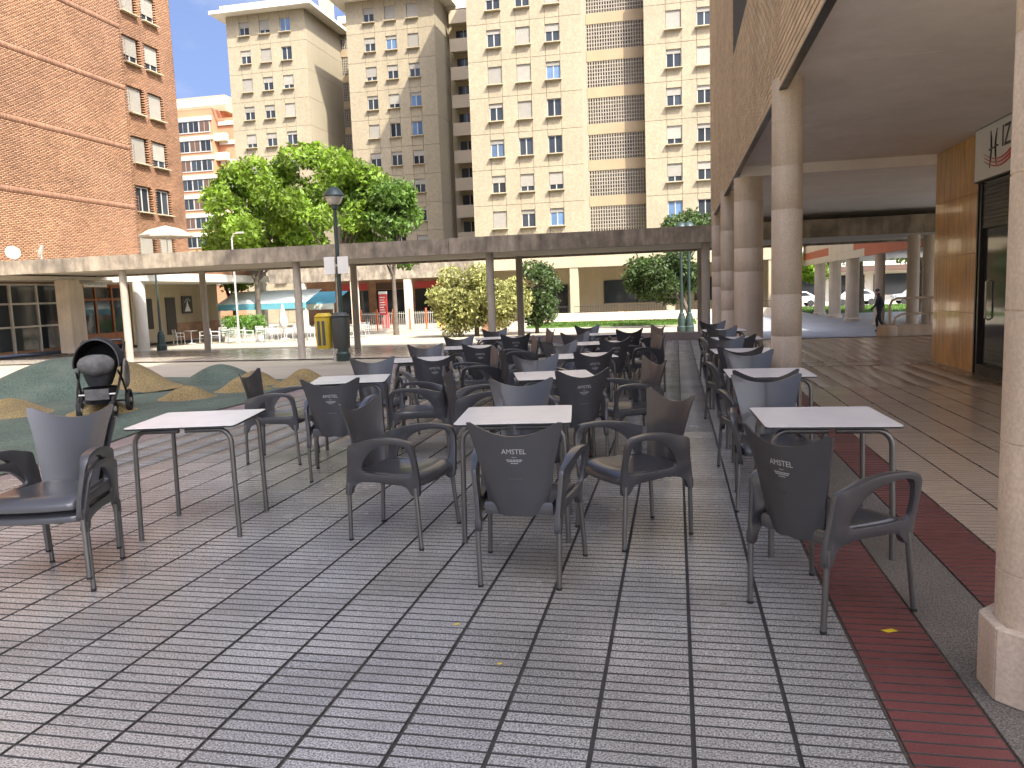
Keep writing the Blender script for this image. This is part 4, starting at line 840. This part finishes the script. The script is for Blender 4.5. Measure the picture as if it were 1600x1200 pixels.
# ------------------------------------------------------------------ cafe chairs
def chair_proto():
    t = thing('cafe_chair', 'x', 'chair')
    zs = [.37, .44, .55, .65, .75, .82, .88]; ws = [.148, .158, .175, .195, .218, .238, .250]; yy_ = [-.180, -.193, -.208, -.222, -.238, -.250, -.264]
    def prof_(z): return np.interp(z, zs, ws), np.interp(z, zs, yy_)
    NU, NV = 22, 14
    def pt(u, v, off):
        s = 2 * u - 1; zt = .795 + .086 * abs(s) ** 2.2 - (.022 * ((abs(s) - .86) / .14) ** 2 if abs(s) > .86 else 0)
        zb = .372 + .012 * math.cos(s * 9) * .3
        z = zb + (zt - zb) * v; w_, y_ = prof_(z)
        return (s * w_, y_ - .052 * (1 - s * s) - off * .011, z)
    mb = MB(); a = [pt(i / NU, j / NV, 0) for j in range(NV + 1) for i in range(NU + 1)]; b = [pt(i / NU, j / NV, 1) for j in range(NV + 1) for i in range(NU + 1)]
    q = [(j * (NU + 1) + i, j * (NU + 1) + i + 1, (j + 1) * (NU + 1) + i + 1, (j + 1) * (NU + 1) + i) for j in range(NV) for i in range(NU)]
    n = len(a); rim = [i for i in range(NU + 1)] + [j * (NU + 1) + NU for j in range(1, NV + 1)] + [NV * (NU + 1) + i for i in range(NU - 1, -1, -1)] + [j * (NU + 1) for j in range(NV - 1, 0, -1)]
    f = q + [tuple(k + n for k in reversed(x)) for x in q] + [(rim[k], rim[(k + 1) % len(rim)], rim[(k + 1) % len(rim)] + n, rim[k] + n) for k in range(len(rim))]
    back = mb.add(a + b, f).build('backrest', m_plastic, t, smooth=50)
    # print on the back, following the shell
    def wrap(me, z0):
        for v in me.vertices:
            x, z = -v.co.x, z0 + v.co.y; w_, y_ = prof_(z); s = x / w_; v.co = (x, y_ - .052 * (1 - s * s) - .0125 - v.co.z * .2, z)
        return me
    tx = text_mesh('letters', 'AMSTEL', .036, m_print, .0008)
    tx.transform(Matrix.Diagonal((-1, 1, 1, 1))); wrap(tx, .715); tx.flip_normals(); link('lettering', tx, back)
    dm = MB()
    for k, (w_, dz) in enumerate(((.012, .03), (.042, .044), (.036, .052), (.02, .062))):
        for i in range(5): x0 = -w_ + 2 * w_ * i / 5; dm.add([(x0, -dz, 0), (x0 + 2 * w_ / 5 - .002, -dz, 0), (x0 + 2 * w_ / 5 - .002, -dz + .004, 0), (x0, -dz + .004, 0)], [(0, 1, 2, 3)])
    link('small_print', wrap(dm.mesh('small_print', m_print), .715), back)
    em = MB()
    for i in range(12): em.add([(-.038 + i * .0065, -.006, 0), (-.034 + i * .0065, -.006, 0), (-.034 + i * .0065, .006 - (i % 3) * .002, 0), (-.038 + i * .0065, .006 - (i % 3) * .002, 0)], [(0, 1, 2, 3)])
    link('embossed_mark', wrap(em.mesh('embossed_mark', m_leg), .575), back)
    # seat
    def seat_pt(u, v):
        s = 2 * u - 1; w_ = .172 + .062 * ss(0, .8, v) - .02 * ss(.9, 1, v); y = -.215 + .46 * v + .02 * (1 - s * s) * v
        z = .437 - .016 * (1 - s * s) * math.sin(math.pi * min(1, v * 1.1)) + .008 * v - .035 * ss(.86, 1, v) ** 1.5
        return (s * w_, y, z)
    mb = MB(); NU, NV = 14, 14; top = [seat_pt(i / NU, j / NV) for j in range(NV + 1) for i in range(NU + 1)]
    q = [(j * (NU + 1) + i, j * (NU + 1) + i + 1, (j + 1) * (NU + 1) + i + 1, (j + 1) * (NU + 1) + i) for j in range(NV) for i in range(NU)]
    rim = [i for i in range(NU + 1)] + [j * (NU + 1) + NU for j in range(1, NV + 1)] + [NV * (NU + 1) + i for i in range(NU - 1, -1, -1)] + [j * (NU + 1) for j in range(NV - 1, 0, -1)]
    lay1 = [(top[k][0] * 1.035, top[k][1] * 1.03, top[k][2] - .012) for k in rim]; lay2 = [(top[k][0] * 1.03, top[k][1] * 1.02, .375) for k in rim]; n = len(top); m_ = len(rim)
    f = q + [(rim[k], n + k, n + (k + 1) % m_, rim[(k + 1) % m_]) for k in range(m_)] + [(n + k, n + m_ + k, n + m_ + (k + 1) % m_, n + (k + 1) % m_) for k in range(m_)]
    seat = mb.add(top + lay1 + lay2, f).build('seat', m_plastic, t, smooth=55)
    sl_ = MB()
    for k in range(4): x = -.06 + k * .04; sl_.lathe([(.010, .4255), (.0005, .4258)], 10, (x, -.08), cap=False)
    sl_.build('drain_hole', m_cap, seat)
    # arm frames: flat ring with a D-shaped opening
    outer = [(-.270, .30), (-.232, .30), (-.205, .355), (-.11, .385), (.06, .388), (.165, .372), (.21, .325), (.255, .325), (.264, .42), (.262, .52), (.252, .605), (.222, .648), (.17, .662), (.06, .668), (-.06, .655), (-.15, .632), (-.218, .612), (-.236, .585), (-.245, .5), (-.262, .4)]
    hole = [(.212, .595), (.226, .52), (.222, .455), (.19, .436), (.08, .434), (-.05, .438), (-.135, .446), (-.128, .50), (-.075, .565), (.0, .612), (.1, .634), (.18, .630)]
    O2 = crom([(*p, 0) for p in outer], 4); H2 = crom([(*p, 0) for p in hole], 4)
    bm = bmesh.new()
    def loop(pts):
        vs = [bm.verts.new((0, p.x, p.y)) for p in pts]
        return vs, [bm.edges.new((vs[i], vs[(i + 1) % len(vs)])) for i in range(len(vs))]
    vo, eo = loop(O2); vh, eh = loop(H2); bmesh.ops.triangle_fill(bm, edges=eo + eh, use_beauty=True, use_dissolve=False)
    me0 = bpy.data.meshes.new('tmp'); bm.verts.index_update(); bm.to_mesh(me0); bm.free()
    V = [v.co.copy() for v in me0.vertices]; Fs = [tuple(p.vertices) for p in me0.polygons]; NO, NH = len(O2), len(H2); bpy.data.meshes.remove(me0)
    for sx in (-1, 1):
        mb = MB(); vv = [[], []]
        for p in V:
            y, z = p.y, p.z; k = (y + .27) / .54; xc = (.205 + .05 * k) + (.018 + .028 * k) * ss(.33, .66, z); th = .024 + .022 * ss(.57, .66, z) * ss(-.25, -.05, y)
            if z < .36: th = .034
            vv[0].append((sx * (xc - th / 2), y, z)); vv[1].append((sx * (xc + th / 2), y, z))
        N = len(V); f = Fs + [tuple(N + k for k in reversed(x)) for x in Fs]
        f += [(i, (i + 1) % NO, N + (i + 1) % NO, N + i) for i in range(NO)] + [(NO + i, NO + (i + 1) % NH, N + NO + (i + 1) % NH, N + NO + i) for i in range(NH)]
        mb.add(vv[0] + vv[1], f).build('arm_frame', m_plastic, t, bevel=.0055, smooth=48)
    for sx in (-1, 1):
        for (yt, xt, yf, xf) in ((-.25, .213, -.262, .205), (.232, .258, .262, .278)):
            mb = MB().tube([(sx * xt, yt, .37), (sx * xf, yf, .012)], .0135, 10, 0).tube([(sx * xf, yf, .0125), (sx * xf, yf, 0)], .0145, 10, 1)
            mb.build('leg', [m_leg, m_cap], t, smooth=40)
    return t
def table_proto():
    t = thing('cafe_table', 'x', 'table'); c = []
    for cx, cy, a0 in ((.32, .32, 0), (-.32, .32, 90), (-.32, -.32, 180), (.32, -.32, 270)):
        for k in range(5): a = R(a0 + 22.5 * k); c.append((cx + .03 * math.cos(a), cy + .03 * math.sin(a)))
    MB().prism(c, 'z', .7345, .7375, 0).build('tabletop', m_laminate, t); MB().prism([(x * .998, y * .998) for x, y in c], 'z', .724, .7343, 0).build('edge_core', m_edge, t)
    for sx in (-1, 1):
        for sy in (-1, 1):
            pts = [(sx * .315, sy * .30, 0), (sx * .305, sy * .295, .62)] + [(sx * (.305 - .075 * (1 - math.cos(R(a)))), sy * .295, .62 + .085 * math.sin(R(a))) for a in (20, 40, 60, 80, 90)] + [(sx * .02, sy * .295, .705)]
            MB().tube(pts, .016, 10).tube([(sx * .3151, sy * .30, .0), (sx * .315, sy * .30, .012)], .0175, 10).build('leg', m_leg, t, smooth=50)
            MB().box(sx * .2 - .02, sx * .2 + .02, sy * .295 - .016, sy * .295 + .016, .7205, .7238).build('bracket', m_cap, t)
    return t
CP, TP = chair_proto(), table_proto()
GC, GTb = 'dark grey cafe armchairs on the terrace', 'white square cafe tables on the terrace'
# x, y, facing angle in degrees (0 = away from camera), label
CH = [
 (-3.40, 3.66, 195, 'lower dark grey armchair of the stacked pair at the left edge'),
 (-.80, 4.035, 0, 'dark grey armchair seen from behind, front and centre'),
 (-1.72, 4.61, -98, 'dark grey armchair facing right, left of the front centre table'),
 (-.26, 4.77, 126, 'dark grey armchair facing left, right of the front centre table'),
 (-1.11, 5.48, 189, 'dark grey armchair facing the camera just behind the front centre table'),
 (.66, 3.74, -48, 'dark grey armchair turned right in front of the front right table'),
 (.64, 5.55, 184, 'dark grey armchair facing the camera behind the front right table'),
 (.63, 6.40, 5, 'dark grey armchair back to back with the one behind the front right table'),
 (.72, 7.78, 186, 'dark grey armchair facing the camera behind the second right table'),
 (.62, 8.84, 8, 'dark grey armchair seen from behind, before the third right table'),
 (.64, 10.12, 186, 'dark grey armchair facing the camera behind the third right table'),
 (.80, 10.95, -5, 'dark grey armchair seen from behind, before the fourth right table'),
 (.73, 12.48, 188, 'dark grey armchair facing the camera behind the fourth right table'),
 (.68, 13.25, 5, 'dark grey armchair seen from behind, before the last right table'),
 (.70, 14.75, 190, 'dark grey armchair, farthest of the right row near the thick column'),
 (-.89, 6.60, 30, 'dark armchair seen from behind at the second centre table'),
 (-1.33, 7.70, 202, 'dark grey armchair facing the camera behind the second centre table'),
 (-.44, 7.20, 118, 'dark grey armchair facing left, right of the second centre table'),
 (-1.02, 8.60, 34, 'dark armchair seen from behind at the third centre table'),
 (-1.38, 9.85, 205, 'dark grey armchair facing the camera behind the third centre table'),
 (-.95, 10.83, 32, 'dark armchair seen from behind at the fourth centre table'),
 (-.50, 11.55, 115, 'dark grey armchair facing left, right of the fourth centre table'),
 (-1.45, 12.0, 205, 'dark grey armchair facing the camera behind the fourth centre table'),
 (-1.55, 14.4, 200, 'dark grey armchair facing the camera behind the last centre table'),
 (-.88, 13.05, 30, 'dark armchair seen from behind at the last centre table'),
 (-.55, 13.85, 120, 'dark grey armchair facing left, right of the last centre table'),
 (-3.70, 6.75, -82, 'dark grey armchair facing right, in profile by the yellow mounds'),
 (-2.83, 6.17, 12, 'dark armchair seen from behind at the second left table'),
 (-3.14, 7.78, 205, 'dark grey armchair facing the camera behind the second left table'),
 (-2.38, 7.05, 100, 'dark grey armchair facing left, right of the second left table'),
 (-2.73, 8.40, 30, 'dark armchair seen from behind at the third left table'),
 (-1.74, 6.72, -66, 'dark grey armchair facing right, left of the second centre table'),
 (-3.22, 9.85, 203, 'dark grey armchair facing the camera behind the third left table'),
 (-2.38, 9.17, 118, 'dark grey armchair facing left, right of the third left table'),
 (-2.62, 10.25, 18, 'dark armchair seen from behind at the fourth left table'),
 (-3.28, 11.75, 203, 'dark grey armchair facing the camera behind the fourth left table'),
 (-3.20, 13.95, 205, 'dark grey armchair facing the camera behind the last left table'),
 (-2.60, 12.45, 20, 'dark armchair seen from behind at the last left table'),
 (-2.28, 11.3, 112, 'dark grey armchair facing left, right of the fourth left table'),
 (-2.40, 13.45, 115, 'dark grey armchair facing left, right of the last left table'),
 (-1.75, 9.0, -70, 'dark grey armchair facing right, left of the third centre table'),
]
for i, (x, y, a, l) in enumerate(CH):
    c = CP if i == 0 else copy_tree(CP); c.location = (x, y, .001); c.rotation_euler = (0, 0, R(a)); c['label'] = l; c['group'] = GC
up_ = copy_tree(CP); up_.location = (-3.40 + .008, 3.66 - .03, .075); up_['label'] = 'upper dark grey armchair of the stacked pair at the left edge'
TB = [(-1.0, 4.80, 7, 'white square table, front and centre'), (.80, 4.70, 2, 'white square table, front right before the arcade'), (-3.15, 4.66, 13, 'white square table, front left by the playground'),
      (.77, 7.08, 1, 'white square table, second in the right row'), (-3.06, 6.98, 16, 'white square table, second in the left row'), (-1.12, 7.12, 15, 'white square table, second in the centre row'),
      (-1.08, 9.22, 16, 'white square table, third in the centre row'), (-3.05, 9.1, 18, 'white square table, third in the left row'), (-2.98, 11.05, 16, 'white square table, fourth in the left row'),
      (-3.08, 13.25, 16, 'white square table, last in the left row'), (-1.12, 11.4, 17, 'white square table, fourth in the centre row'), (-1.2, 13.75, 17, 'white square table, last in the centre row'),
      (.76, 9.5, 3, 'white square table, third in the right row'), (.84, 11.75, 0, 'white square table, fourth in the right row'), (.8, 14.0, 2, 'white square table, last in the right row')]
for i, (x, y, a, l) in enumerate(TB):
    t = TP if i == 0 else copy_tree(TP); t.location = (x, y, .001); t.rotation_euler = (0, 0, R(a)); t['label'] = l; t['group'] = GTb

# ------------------------------------------------------------------ fallen leaves
for x, y, s_, l in ((.88, 3.47, .030, 'yellow fallen leaf on the red tile strip'), (-1.0, 3.30, .014, 'small yellow leaf on the grey tiles at the front'), (-.72, 2.95, .010, 'tiny yellow scrap on the grey tiles at the front')):
    o = MB().add([(-1.2 * s_, 0, .004), (-.3 * s_, -.6 * s_, .002), (.5 * s_, -.45 * s_, .006), (1.3 * s_, .05 * s_, .003), (.4 * s_, .6 * s_, .007), (-.4 * s_, .5 * s_, .003), (0, 0, .009)], [(0, 1, 6), (1, 2, 6), (2, 3, 6), (3, 4, 6), (4, 5, 6), (5, 0, 6)]).build('fallen_leaf', m_leafy)
    o.location = (x, y, .0); tag(o, l, 'leaf', 'fallen yellow leaves')
